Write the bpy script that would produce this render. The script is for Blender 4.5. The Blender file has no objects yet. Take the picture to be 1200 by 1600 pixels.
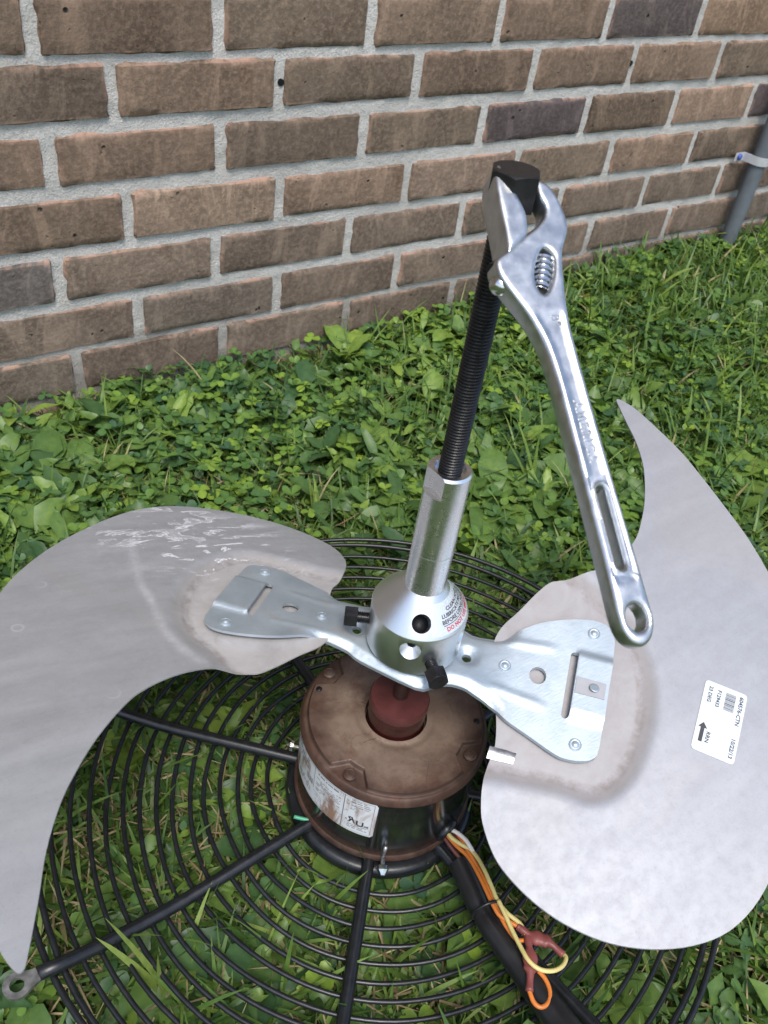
import bpy, bmesh, math, random
import numpy as np
from mathutils import Vector, Matrix, noise as mnoise
from mathutils.geometry import delaunay_2d_cdt

random.seed(7)
RNG = np.random.default_rng(11)
scene = bpy.context.scene
COL = scene.collection
PI = math.pi
R = math.radians

# ------------------------------------------------------------------ camera
CAM = Vector((-0.28844, -0.29837, 0.68925))
RIGHT = Vector((0.8314891, -0.5417926, 0.1228278))
DOWN = Vector((-0.2817657, -0.6018351, -0.7472634))
FWD = Vector((0.4787838, 0.5867327, -0.6530779))
cam = bpy.data.cameras.new('camera')
cam_o = bpy.data.objects.new('camera', cam)
COL.objects.link(cam_o)
mw = Matrix.Identity(4)
for i in range(3):
    mw[i][0] = RIGHT[i]; mw[i][1] = -DOWN[i]; mw[i][2] = -FWD[i]; mw[i][3] = CAM[i]
cam_o.matrix_world = mw
cam.sensor_fit = 'VERTICAL'
cam.sensor_height = 24.0
cam.sensor_width = 18.0
cam.lens = 24.0 * 1360.0 / 1600.0
cam.clip_start = 0.01
cam.clip_end = 500.0
cam.dof.use_dof = True
cam.dof.focus_distance = 0.64
cam.dof.aperture_fstop = 13.0
scene.camera = cam_o

# ------------------------------------------------------------------ world, sun, exposure
SUN_EL, SUN_AZ = R(61.0), R(-118.0)          # azimuth of the direction towards the sun, from +x
world = bpy.data.worlds.new('World')
scene.world = world
world.use_nodes = True
wn = world.node_tree
wn.nodes.clear()
sky = wn.nodes.new('ShaderNodeTexSky')
sky.sky_type = 'NISHITA'
sky.sun_disc = False
sky.sun_elevation = SUN_EL
sky.sun_rotation = PI / 2 - SUN_AZ
sky.air_density = 1.0
sky.dust_density = 2.2
sky.ozone_density = 1.0
bgn = wn.nodes.new('ShaderNodeBackground')
bgn.inputs['Strength'].default_value = 0.145
wo = wn.nodes.new('ShaderNodeOutputWorld')
wn.links.new(sky.outputs[0], bgn.inputs['Color'])
wn.links.new(bgn.outputs[0], wo.inputs['Surface'])
sun = bpy.data.lights.new('sun', 'SUN')
sun.energy = 1.8
sun.angle = R(22.0)
sun.color = (1.0, 0.98, 0.94)
sun_o = bpy.data.objects.new('sun', sun)
COL.objects.link(sun_o)
sd = Vector((math.cos(SUN_EL) * math.cos(SUN_AZ), math.cos(SUN_EL) * math.sin(SUN_AZ), math.sin(SUN_EL)))
sun_o.rotation_euler = sd.to_track_quat('Z', 'Y').to_euler()
sun_o.location = sd * 10

vs = scene.view_settings
vs.view_transform = 'Standard'
vs.look = 'None'
vs.exposure = 0.74
vs.gamma = 1.0
vs.use_curve_mapping = False
scene.render.engine = 'CYCLES'
scene.cycles.max_bounces = 5
scene.cycles.diffuse_bounces = 3
scene.cycles.glossy_bounces = 3
scene.cycles.transmission_bounces = 3
scene.cycles.transparent_max_bounces = 4

# ------------------------------------------------------------------ helpers
def tag(o, label=None, cat=None, group=None, kind=None):
    if label: o['label'] = label
    if cat: o['category'] = cat
    if group: o['group'] = group
    if kind: o['kind'] = kind
    return o

def empty(name, loc=(0, 0, 0), **k):
    o = bpy.data.objects.new(name, None)
    o.empty_display_size = 0.02
    COL.objects.link(o)
    o.location = loc
    return tag(o, **k)

def link_mesh(name, me, mat=None, parent=None):
    if mat is not None and not me.materials:
        me.materials.append(mat)
    o = bpy.data.objects.new(name, me)
    COL.objects.link(o)
    if parent is not None:
        o.parent = parent
    return o

def mesh(name, verts, faces, mat=None, parent=None, smooth=True, sharp=None):
    """sharp: angle in degrees above which edges stay hard"""
    me = bpy.data.meshes.new(name)
    me.from_pydata([tuple(map(float, v)) for v in verts], [], [tuple(map(int, f)) for f in faces])
    me.validate()
    if smooth:
        me.polygons.foreach_set('use_smooth', [True] * len(me.polygons))
        if sharp:
            mark_sharp(me, sharp)
    me.update()
    return link_mesh(name, me, mat, parent)

def mark_sharp(me, deg):
    bm = bmesh.new(); bm.from_mesh(me)
    lim = R(deg)
    for e in bm.edges:
        e.smooth = not (len(e.link_faces) == 2 and e.calc_face_angle(0) > lim)
    bm.to_mesh(me); bm.free()

def lathe(prof, n=64, closed_top=True, closed_bottom=True, origin=(0, 0, 0)):
    """prof: list of (r, z)"""
    V, F = [], []
    for r, z in prof:
        for k in range(n):
            a = 2 * PI * k / n
            V.append((origin[0] + r * math.cos(a), origin[1] + r * math.sin(a), origin[2] + z))
    m = len(prof)
    for i in range(m - 1):
        for k in range(n):
            k2 = (k + 1) % n
            F.append((i * n + k, i * n + k2, (i + 1) * n + k2, (i + 1) * n + k))
    if closed_bottom: F.append(tuple(reversed(range(n))))
    if closed_top: F.append(tuple((m - 1) * n + k for k in range(n)))
    return V, F

def frame_of(d):
    d = Vector(d).normalized()
    a = Vector((0, 0, 1)) if abs(d.z) < 0.9 else Vector((1, 0, 0))
    x = d.cross(a).normalized()
    y = d.cross(x).normalized()
    return x, y, d

def catmull(pts, per=6, closed=False):
    P = [np.array(p, float) for p in pts]
    n = len(P); out = []
    rng = range(n if closed else n - 1)
    for i in rng:
        if closed:
            p0, p1, p2, p3 = P[(i - 1) % n], P[i], P[(i + 1) % n], P[(i + 2) % n]
        else:
            p1, p2 = P[i], P[i + 1]
            p0 = P[i - 1] if i > 0 else 2 * p1 - p2
            p3 = P[i + 2] if i + 2 < n else 2 * p2 - p1
        for k in range(per):
            t = k / per
            out.append(0.5 * ((2 * p1) + (-p0 + p2) * t + (2 * p0 - 5 * p1 + 4 * p2 - p3) * t * t + (-p0 + 3 * p1 - 3 * p2 + p3) * t ** 3))
    if not closed: out.append(P[-1])
    return out

def tube(path, rad, n=8, caps=True, close=False, squash=None):
    """path: list of 3D points, rad: float or list"""
    P = [Vector(p) for p in path]
    m = len(P)
    rr = rad if hasattr(rad, '__len__') else [rad] * m
    V, F = [], []
    px = None
    for i in range(m):
        if close: t = P[(i + 1) % m] - P[i - 1]
        else: t = P[min(i + 1, m - 1)] - P[max(i - 1, 0)]
        t.normalize()
        if px is None:
            x, y, _ = frame_of(t)
        else:
            x = (px - t * px.dot(t)).normalized(); y = t.cross(x)
        px = x
        sx, sy = (1, 1) if squash is None else squash[i]
        for k in range(n):
            a = 2 * PI * k / n
            V.append(P[i] + x * (rr[i] * sx * math.cos(a)) + y * (rr[i] * sy * math.sin(a)))
    for i in range(m if close else m - 1):
        j = (i + 1) % m
        for k in range(n):
            k2 = (k + 1) % n
            F.append((i * n + k, i * n + k2, j * n + k2, j * n + k))
    if caps and not close:
        F.append(tuple(reversed(range(n)))); F.append(tuple((m - 1) * n + k for k in range(n)))
    return V, F

def box_mesh(lo, hi):
    x0, y0, z0 = lo; x1, y1, z1 = hi
    V = [(x0, y0, z0), (x1, y0, z0), (x1, y1, z0), (x0, y1, z0), (x0, y0, z1), (x1, y0, z1), (x1, y1, z1), (x0, y1, z1)]
    F = [(3, 2, 1, 0), (4, 5, 6, 7), (0, 1, 5, 4), (1, 2, 6, 5), (2, 3, 7, 6), (3, 0, 4, 7)]
    return V, F

def join(*parts):
    V, F = [], []
    for v, f in parts:
        b = len(V); V += [tuple(p) for p in v]; F += [tuple(i + b for i in q) for q in f]
    return V, F

def place(vf, mat):
    v, f = vf
    return [mat @ Vector(p) for p in v], f

def axis_mat(origin, zdir, xhint=None):
    z = Vector(zdir).normalized()
    if xhint is not None:
        x = Vector(xhint); x = (x - z * x.dot(z)).normalized()
    else:
        x = frame_of(z)[0]
    y = z.cross(x)
    m = Matrix.Identity(4)
    for i in range(3):
        m[i][0] = x[i]; m[i][1] = y[i]; m[i][2] = z[i]; m[i][3] = origin[i]
    return m

def seg_dist(P, loops):
    """distance of points P (n,2) to all loop segments"""
    best = np.full(len(P), 1e9)
    for L in loops:
        A = np.asarray(L); B = np.roll(A, -1, axis=0)
        for a, b in zip(A, B):
            ab = b - a
            t = np.clip(((P - a) @ ab) / max(ab @ ab, 1e-18), 0, 1)
            d = np.hypot(*(P - (a + t[:, None] * ab)).T)
            best = np.minimum(best, d)
    return best

def in_poly(P, L):
    L = np.asarray(L); x, y = P[:, 0], P[:, 1]
    c = np.zeros(len(P), bool)
    j = len(L) - 1
    for i in range(len(L)):
        xi, yi = L[i]; xj, yj = L[j]
        if yi != yj:
            c ^= ((yi > y) != (yj > y)) & (x < (xj - xi) * (y - yi) / (yj - yi) + xi)
        j = i
    return c

def resample(L, step):
    L = [np.asarray(p, float) for p in L]
    out = []
    for i in range(len(L)):
        a, b = L[i], L[(i + 1) % len(L)]
        n = max(1, int(round(np.linalg.norm(b - a) / step)))
        for k in range(n): out.append(a + (b - a) * k / n)
    return np.array(out)

def slab(outline, holes, spacing, ztop, zbot, to3d, rings=(), bstep=None):
    """plate with its own outline and holes; ztop/zbot(u, v, d) heights, d = distance to the rim"""
    bstep = bstep or spacing
    loops = [resample(outline, bstep)] + [resample(h, bstep) for h in holes]
    pts, edges = [], []
    for L in loops:
        b = len(pts); pts += [tuple(p) for p in L]
        edges += [(b + i, b + (i + 1) % len(L)) for i in range(len(L))]
    nb = len(pts)
    allp = []
    for r in rings:
        for L in loops:
            nx = np.roll(L, -1, axis=0) - np.roll(L, 1, axis=0)
            nn = np.stack([-nx[:, 1], nx[:, 0]], 1)
            nn /= np.maximum(np.hypot(*nn.T), 1e-12)[:, None]
            for s in (1, -1):
                allp.append(L + nn * r * s)
    cand = np.concatenate(allp) if allp else np.zeros((0, 2))
    if len(cand):
        rid = np.concatenate([np.full(len(L), r) for r in rings for L in loops for s in (1, -1)])
        d = seg_dist(cand, loops)
        ok = in_poly(cand, loops[0]) & (d > rid * 0.93)
        for h in loops[1:]: ok &= ~in_poly(cand, h)
        cand = cand[ok]
    lo = loops[0].min(0); hi = loops[0].max(0)
    gx = np.arange(lo[0], hi[0], spacing); gy = np.arange(lo[1], hi[1], spacing)
    G = np.stack(np.meshgrid(gx, gy, indexing='ij'), -1)
    G[:, ::2, 0] += spacing / 2
    G = G.reshape(-1, 2)
    d = seg_dist(G, loops)
    ok = in_poly(G, loops[0]) & (d > (max(rings) if rings else 0) + spacing * 0.55)
    for h in loops[1:]: ok &= ~in_poly(G, h)
    G = G[ok]
    allv = pts + [tuple(p) for p in cand] + [tuple(p) for p in G]
    res = delaunay_2d_cdt([Vector(p) for p in allv], edges, [], 0, 1e-7)
    P = np.array([tuple(v) for v in res[0]])
    T = np.array([f for f in res[2] if len(f) == 3])
    cen = P[T].mean(1)
    keep = in_poly(cen, loops[0])
    for h in loops[1:]: keep &= ~in_poly(cen, h)
    T = T[keep]
    a, b, c = P[T[:, 0]], P[T[:, 1]], P[T[:, 2]]
    ar = (b[:, 0] - a[:, 0]) * (c[:, 1] - a[:, 1]) - (b[:, 1] - a[:, 1]) * (c[:, 0] - a[:, 0])
    T[ar < 0] = T[ar < 0][:, ::-1]
    T = T[np.abs(ar) > 1e-14]
    D = seg_dist(P, loops)
    n = len(P)
    zt = ztop(P[:, 0], P[:, 1], D); zb = zbot(P[:, 0], P[:, 1], D)
    V = np.concatenate([np.c_[P, zt], np.c_[P, zb]])
    F = [tuple(t) for t in T] + [tuple(t[::-1] + n) for t in T]
    cnt = {}
    for t in T:
        for i in range(3):
            e = (t[i], t[(i + 1) % 3]); cnt[e] = 1
    for (i, j) in cnt:
        if (j, i) not in cnt:
            F.append((i, i + n, j + n, j))
    V3 = to3d(V)
    return V3, F, P

def smooth01(a, b, x):
    t = np.clip((x - a) / (b - a), 0, 1)
    return t * t * (3 - 2 * t)

def text_vf(s, size, align='LEFT', spacing=1.0, shear=0.0):
    cu = bpy.data.curves.new('lettering', 'FONT')
    cu.body = s; cu.size = size; cu.align_x = align; cu.resolution_u = 2; cu.space_character = spacing; cu.shear = shear; cu.offset = size * 0.018
    o = bpy.data.objects.new('lettering_tmp', cu)
    COL.objects.link(o)
    dg = bpy.context.evaluated_depsgraph_get()
    me = bpy.data.meshes.new_from_object(o.evaluated_get(dg))
    V = np.array([v.co[:] for v in me.vertices]) if len(me.vertices) else np.zeros((0, 3))
    F = [tuple(p.vertices) for p in me.polygons]
    bpy.data.objects.remove(o); bpy.data.curves.remove(cu); bpy.data.meshes.remove(me)
    return V, F

def boolean(me_vf, cutters, name, mat, parent, sharp=30):
    """subtract cutters (list of vf) from me_vf, return finished object"""
    base = mesh(name, *me_vf, mat, None, smooth=False)
    tmp = []
    for c in cutters:
        o = mesh('cutter', *c, None, None, smooth=False)
        m = base.modifiers.new('b', 'BOOLEAN'); m.operation = 'DIFFERENCE'; m.object = o; m.solver = 'EXACT'
        tmp.append(o)
    dg = bpy.context.evaluated_depsgraph_get()
    me = bpy.data.meshes.new_from_object(base.evaluated_get(dg))
    for o in tmp: bpy.data.objects.remove(o)
    bpy.data.objects.remove(base)
    me.polygons.foreach_set('use_smooth', [True] * len(me.polygons))
    mark_sharp(me, sharp)
    me.name = name
    if not me.materials: me.materials.append(mat)
    o = bpy.data.objects.new(name, me); COL.objects.link(o); o.parent = parent
    return o

# ------------------------------------------------------------------ materials
class NB:
    def __init__(self, name):
        self.m = bpy.data.materials.new(name)
        self.m.use_nodes = True
        self.t = self.m.node_tree
        self.t.nodes.clear()
        self.out = self.t.nodes.new('ShaderNodeOutputMaterial')
        self.co = self.t.nodes.new('ShaderNodeTexCoord')
    def n(self, typ, **k):
        nd = self.t.nodes.new(typ)
        for a, v in k.items():
            if a in nd.inputs.keys() if not hasattr(nd, a) else False: pass
            setattr(nd, a, v)
        return nd
    def put(self, sock, v):
        if hasattr(v, 'links') or hasattr(v, 'is_linked'):
            self.t.links.new(v, sock)
        else:
            sock.default_value = v
    def noise(self, scale, detail=4, rough=0.55, vec=None, dist=0.0, out='Fac'):
        nd = self.n('ShaderNodeTexNoise')
        nd.inputs['Scale'].default_value = scale
        nd.inputs['Detail'].default_value = detail
        nd.inputs['Roughness'].default_value = rough
        nd.inputs['Distortion'].default_value = dist
        self.t.links.new(vec if vec is not None else self.co.outputs['Object'], nd.inputs['Vector'])
        return nd.outputs[out]
    def voronoi(self, scale, vec=None, feature='F1', out='Distance', rnd=1.0):
        nd = self.n('ShaderNodeTexVoronoi'); nd.feature = feature
        nd.inputs['Scale'].default_value = scale
        nd.inputs['Randomness'].default_value = rnd
        self.t.links.new(vec if vec is not None else self.co.outputs['Object'], nd.inputs['Vector'])
        return nd.outputs[out]
    def mapping(self, scale=(1, 1, 1), loc=(0, 0, 0), rot=(0, 0, 0), src=None):
        nd = self.n('ShaderNodeMapping')
        nd.inputs['Scale'].default_value = scale
        nd.inputs['Location'].default_value = loc
        nd.inputs['Rotation'].default_value = rot
        self.t.links.new(src if src is not None else self.co.outputs['Object'], nd.inputs['Vector'])
        return nd.outputs[0]
    def ramp(self, fac, stops):
        nd = self.n('ShaderNodeValToRGB')
        el = nd.color_ramp.elements
        while len(el) < len(stops): el.new(0.5)
        for e, (p, c) in zip(el, stops):
            e.position = p
            e.color = (c, c, c, 1) if not hasattr(c, '__len__') else (*c, 1)
        self.put(nd.inputs[0], fac)
        return nd.outputs[0]
    def mix(self, fac, a, b, mode='MIX'):
        nd = self.n('ShaderNodeMix'); nd.data_type = 'RGBA'; nd.blend_type = mode
        self.put(nd.inputs[0], fac)
        for s, v in ((nd.inputs[6], a), (nd.inputs[7], b)):
            if isinstance(v, (tuple, list)): s.default_value = (*v[:3], 1)
            else: self.put(s, v)
        return nd.outputs[2]
    def math(self, op, a, b=0.0):
        nd = self.n('ShaderNodeMath'); nd.operation = op
        self.put(nd.inputs[0], a); self.put(nd.inputs[1], b)
        return nd.outputs[0]
    def attr(self, name, out='Fac'):
        nd = self.n('ShaderNodeAttribute'); nd.attribute_name = name
        return nd.outputs[out]
    def bump(self, h, strength=0.3, dist=0.001, normal=None):
        nd = self.n('ShaderNodeBump')
        nd.inputs['Strength'].default_value = strength
        nd.inputs['Distance'].default_value = dist
        self.t.links.new(h, nd.inputs['Height'])
        if normal is not None: self.t.links.new(normal, nd.inputs['Normal'])
        return nd.outputs[0]
    def bsdf(self, base, rough=0.5, metal=0.0, spec=0.5, normal=None, coat=0.0, aniso=0.0, finish=True, coat_rough=0.1):
        nd = self.n('ShaderNodeBsdfPrincipled')
        if isinstance(base, (tuple, list)): nd.inputs['Base Color'].default_value = (*base[:3], 1)
        else: self.put(nd.inputs['Base Color'], base)
        self.put(nd.inputs['Roughness'], rough)
        self.put(nd.inputs['Metallic'], metal)
        nd.inputs['Specular IOR Level'].default_value = spec
        nd.inputs['Coat Weight'].default_value = coat
        nd.inputs['Coat Roughness'].default_value = coat_rough
        nd.inputs['Anisotropic'].default_value = aniso
        if normal is not None: self.t.links.new(normal, nd.inputs['Normal'])
        if finish: self.t.links.new(nd.outputs[0], self.out.inputs['Surface'])
        return nd.outputs[0]

def simple(name, base, rough=0.5, metal=0.0, spec=0.5, var=0.15, scale=60.0, bump=0.0, coat=0.0):
    b = NB(name)
    f = b.noise(scale, 5)
    c = b.mix(b.ramp(f, [(0.3, 0.0), (0.7, 1.0)]), tuple(x * (1 - var) for x in base), tuple(min(1, x * (1 + var)) for x in base))
    r = b.math('ADD', b.math('MULTIPLY', f, 0.25), rough - 0.12)
    nrm = b.bump(b.noise(scale * 8, 3), bump, 0.0005) if bump else None
    b.bsdf(c, r, metal, spec, nrm, coat)
    return b.m

def m_brick():
    b = NB('brick')
    oi = b.n('ShaderNodeObjectInfo')
    rnd = oi.outputs['Random']
    off = b.n('ShaderNodeVectorMath'); off.operation = 'ADD'
    b.t.links.new(b.co.outputs['Object'], off.inputs[0])
    comb = b.n('ShaderNodeCombineXYZ')
    b.t.links.new(b.math('MULTIPLY', rnd, 37.0), comb.inputs[0])
    b.t.links.new(b.math('MULTIPLY', rnd, 11.0), comb.inputs[2])
    b.t.links.new(comb.outputs[0], off.inputs[1])
    v = off.outputs[0]
    base = oi.outputs['Color']
    big = b.noise(11, 3, 0.5, v, 0.4)
    streak = b.noise(10, 6, 0.7, b.mapping((2.6, 1, 0.9), src=v), 0.9)
    fine = b.noise(160, 5, 0.7, v)
    mid = b.noise(45, 5, 0.65, v)
    c = b.mix(b.ramp(big, [(0.35, 0.0), (0.65, 1.0)]), b.mix(1.0, base, (0.74, 0.70, 0.66), 'MULTIPLY'), b.mix(1.0, base, (1.18, 1.14, 1.08), 'MULTIPLY'))
    c = b.mix(b.math('MULTIPLY', b.ramp(streak, [(0.53, 0.0), (0.63, 1.0)]), 0.75), c, b.mix(1.0, base, (1.85, 1.78, 1.68), 'MULTIPLY'))
    c = b.mix(b.math('MULTIPLY', b.ramp(streak, [(0.34, 1.0), (0.44, 0.0)]), 0.65), c, b.mix(1.0, base, (0.62, 0.5, 0.44), 'MULTIPLY'))
    c = b.mix(b.math('MULTIPLY', b.ramp(mid, [(0.35, 0.0), (0.7, 1.0)]), 0.35), c, b.mix(1.0, base, (0.6, 0.58, 0.56), 'MULTIPLY'))
    c = b.mix(b.math('MULTIPLY', b.ramp(fine, [(0.45, 0.0), (0.66, 1.0)]), 0.55), c, b.mix(1.0, base, (1.9, 1.85, 1.75), 'MULTIPLY'))
    # exposed pinkish body along worn arrises
    e = b.attr('edge')
    en = b.math('MULTIPLY', b.ramp(e, [(0.3, 0.0), (0.95, 1.0)]), b.ramp(b.noise(17, 6, 0.75, v, 0.6), [(0.47, 0.0), (0.58, 1.0)]))
    c = b.mix(b.math('MULTIPLY', en, 0.8), c, (0.42, 0.26, 0.19))
    # dark iron spots and pits
    pv = b.voronoi(75, v)
    gate = b.ramp(b.noise(40, 2, 0.5, v), [(0.60, 0.0), (0.66, 1.0)])
    pit = b.math('MULTIPLY', b.ramp(pv, [(0.10, 1.0), (0.24, 0.0)]), gate)
    c = b.mix(pit, c, (0.018, 0.015, 0.014))
    hgt = b.math('ADD', b.math('ADD', b.math('MULTIPLY', mid, 0.8), b.math('MULTIPLY', fine, 0.5)), b.math('MULTIPLY', pit, -1.2))
    nrm = b.bump(hgt, 1.0, 0.0024)
    b.bsdf(c, 0.9, 0, 0.25, nrm)
    return b.m

def m_mortar():
    b = NB('mortar')
    f1 = b.noise(6, 4); f2 = b.noise(420, 4, 0.7); f3 = b.noise(70, 4)
    c = b.ramp(f1, [(0.3, (0.46, 0.445, 0.41)), (0.7, (0.60, 0.585, 0.545))])
    c = b.mix(b.ramp(f2, [(0.35, 0.45), (0.6, 0.0)]), c, (0.26, 0.245, 0.22))
    c = b.mix(b.math('MULTIPLY', b.ramp(f3, [(0.62, 0.0), (0.75, 1.0)]), 0.5), c, (0.34, 0.29, 0.23))
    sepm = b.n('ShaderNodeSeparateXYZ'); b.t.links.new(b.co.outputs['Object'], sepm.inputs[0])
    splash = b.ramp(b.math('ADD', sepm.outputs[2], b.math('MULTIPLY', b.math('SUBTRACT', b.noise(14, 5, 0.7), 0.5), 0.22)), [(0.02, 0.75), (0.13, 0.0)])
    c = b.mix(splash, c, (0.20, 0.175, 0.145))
    nrm = b.bump(b.math('ADD', b.math('MULTIPLY', f2, 0.6), f3), 1.0, 0.003)
    b.bsdf(c, 0.95, 0, 0.2, nrm)
    return b.m

def m_soil():
    b = NB('soil')
    f = b.noise(30, 6, 0.7); g = b.noise(3, 4)
    c = b.ramp(f, [(0.3, (0.03, 0.034, 0.016)), (0.55, (0.065, 0.075, 0.03)), (0.8, (0.14, 0.115, 0.065))])
    c = b.mix(b.ramp(g, [(0.35, 0.2), (0.65, 0.75)]), c, (0.055, 0.10, 0.028))
    b.bsdf(c, 0.95, 0, 0.2, b.bump(f, 1.0, 0.01))
    return b.m

def m_leaf(name, stops, trans=0.3, rough=0.45, spec=0.28, straw=False):
    b = NB(name)
    t = b.attr('tint')
    c = b.ramp(t, stops)
    v = b.noise(150, 2, 0.6)
    c = b.mix(b.ramp(v, [(0.35, 0.0), (0.65, 0.6)]), c, b.mix(1.0, c, (0.58, 0.68, 0.6), 'MULTIPLY'))
    rib = b.attr('rib')
    c = b.mix(b.math('MULTIPLY', rib, 0.35), c, b.mix(1.0, c, (1.7, 1.5, 1.5), 'MULTIPLY'))
    p = b.bsdf(c, rough, 0, spec, None, finish=False)
    tr = b.n('ShaderNodeBsdfTranslucent')
    b.t.links.new(b.mix(1.0, c, (1.5, 1.45, 0.55), 'MULTIPLY'), tr.inputs['Color'])
    mx = b.n('ShaderNodeMixShader'); mx.inputs[0].default_value = trans
    b.t.links.new(p, mx.inputs[1]); b.t.links.new(tr.outputs[0], mx.inputs[2])
    b.t.links.new(mx.outputs[0], b.out.inputs['Surface'])
    return b.m

def m_blade(name, base_l, base_d, spots=0.0, stain=0.75, rough=0.42, metal=0.75, scratch=0.3):
    b = NB(name)
    pad = b.attr('pad')
    roll = b.mapping((1.0, 7.0, 7.0), rot=(0, 0, 0.35))
    n1 = b.noise(9, 4, 0.55, roll, 0.3); n2 = b.noise(130, 5, 0.7); n3 = b.noise(700, 3, 0.7)
    n4 = b.noise(6, 5, 0.6, dist=0.8); n5 = b.noise(70, 6, 0.78, dist=0.3)
    base_d0 = base_d
    c = b.mix(b.ramp(n1, [(0.3, 0.0), (0.7, 1.0)]), base_d, base_l)
    c = b.mix(b.math('MULTIPLY', b.ramp(n2, [(0.45, 0.0), (0.75, 1.0)]), 0.35), c, b.mix(1.0, c, (0.80, 0.78, 0.77), 'MULTIPLY'))
    c = b.mix(b.math('MULTIPLY', b.ramp(n3, [(0.56, 0.0), (0.70, 1.0)]), 0.35), c, b.mix(1.0, c, (0.72, 0.68, 0.66), 'MULTIPLY'))
    c = b.mix(b.math('MULTIPLY', b.ramp(n5, [(0.40, 0.0), (0.64, 1.0)]), 0.38), c, b.mix(1.0, c, (0.86, 0.845, 0.85), 'MULTIPLY'))
    # thin brown film of dirt in wandering patches
    c = b.mix(b.math('MULTIPLY', b.ramp(n4, [(0.50, 0.0), (0.66, 1.0)]), 0.28), c, (0.36, 0.33, 0.30))
    # fine scratches
    sc = b.math('MULTIPLY', b.ramp(b.noise(55, 2, 0.5, b.mapping((1.0, 22.0, 1.0), rot=(0, 0, -0.5)), 0.2), [(0.70, 0.0), (0.73, 1.0)]), scratch)
    c = b.mix(sc, c, (0.72, 0.72, 0.73))
    tan = b.mix(b.ramp(b.noise(28, 6, 0.7, dist=0.6), [(0.32, 0.0), (0.68, 1.0)]), b.mix(1.0, base_d, (0.86, 0.76, 0.68), 'MULTIPLY'), b.mix(1.0, base_l, (1.06, 0.98, 0.91), 'MULTIPLY'))
    tan = b.mix(b.math('MULTIPLY', b.attr('step'), 0.45), tan, b.mix(1.0, base_d, (0.74, 0.64, 0.55), 'MULTIPLY'))
    gr = b.math('MULTIPLY', b.ramp(b.attr('crease'), [(0.1, 0.0), (0.7, 1.0)]), b.ramp(b.noise(75, 6, 0.75, dist=0.4), [(0.38, 0.0), (0.66, 1.0)]))
    tan = b.mix(b.math('MULTIPLY', gr, 0.8), tan, (0.16, 0.115, 0.085))
    blot = b.ramp(b.noise(24, 6, 0.7, dist=1.0), [(0.60, 0.0), (0.70, 1.0)])
    tan = b.mix(b.math('MULTIPLY', blot, 0.45), tan, (0.27, 0.215, 0.17))
    edge = b.math('ADD', pad, b.math('MULTIPLY', b.math('SUBTRACT', b.noise(60, 5, 0.7), 0.5), 0.5))
    c = b.mix(b.math('MULTIPLY', b.ramp(edge, [(0.05, 0.0), (0.45, 1.0)]), stain), c, tan)
    ro = b.math('ADD', b.math('MULTIPLY', n2, 0.25), rough - 0.1)
    ro = b.math('ADD', ro, b.math('MULTIPLY', pad, 0.1))
    me = b.math('SUBTRACT', metal, b.math('MULTIPLY', pad, 0.3))
    if spots:
        g = b.attr('splash')
        w = b.noise(15, 6, 0.7, b.mapping((1.0, 2.6, 1), rot=(0, 0, 0.35)), 1.2)
        line = b.ramp(w, [(0.548, 0.0), (0.556, 1.0), (0.566, 1.0), (0.58, 0.25), (0.66, 0.12)])
        blob = b.ramp(b.noise(34, 4, 0.6, b.mapping((0.8, 3.0, 1), rot=(0, 0, 0.35)), 0.6), [(0.63, 0.0), (0.66, 0.9)])
        drip = b.math('MULTIPLY', b.math('MAXIMUM', line, blob), b.ramp(g, [(0.12, 0.0), (0.7, 1.0)]))
        vd = b.voronoi(46)
        ringm = b.math('MULTIPLY', b.ramp(vd, [(0.16, 0.0), (0.19, 1.0), (0.205, 1.0), (0.24, 0.0)]), b.ramp(b.noise(13, 2), [(0.55, 0.0), (0.63, 0.22)]))
        sp = b.math('MAXIMUM', b.math('MAXIMUM', drip, ringm), b.math('MULTIPLY', b.attr('drip'), b.ramp(b.noise(70, 5, 0.7), [(0.38, 0.08), (0.65, 0.5)])))
        c = b.mix(b.math('MULTIPLY', sp, spots), c, (0.78, 0.78, 0.80))
        me = b.math('SUBTRACT', me, b.math('MULTIPLY', sp, 0.4))
        ro = b.math('ADD', ro, b.math('MULTIPLY', sp, 0.2))
    hgt = b.math('ADD', b.math('MULTIPLY', n3, 0.4), b.math('MULTIPLY', b.noise(7, 3), 8.0))
    b.bsdf(c, ro, me, 0.5, b.bump(hgt, 0.12, 0.0009))
    return b.m

def m_galv(name):
    b = NB(name)
    n1 = b.noise(30, 4, 0.6); br = b.noise(60, 3, 0.6, b.mapping((1.0, 14.0, 14.0)))
    sp = b.voronoi(190, out='Color')
    bw = b.n('ShaderNodeRGBToBW'); b.t.links.new(sp, bw.inputs[0])
    c = b.mix(b.ramp(n1, [(0.3, 0.0), (0.7, 1.0)]), (0.34, 0.40, 0.44), (0.49, 0.555, 0.595))
    c = b.mix(b.math('MULTIPLY', bw.outputs[0], 0.25), c, (0.40, 0.45, 0.50))
    c = b.mix(b.math('MULTIPLY', b.ramp(b.noise(55, 5, 0.7), [(0.60, 0.0), (0.74, 1.0)]), 0.6), c, (0.46, 0.39, 0.34))
    b.bsdf(c, b.math('ADD', b.math('MULTIPLY', br, 0.3), 0.30), 0.60, 0.5, b.bump(b.math('ADD', br, b.math('MULTIPLY', bw.outputs[0], 0.3)), 0.18, 0.0006))
    return b.m

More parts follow.
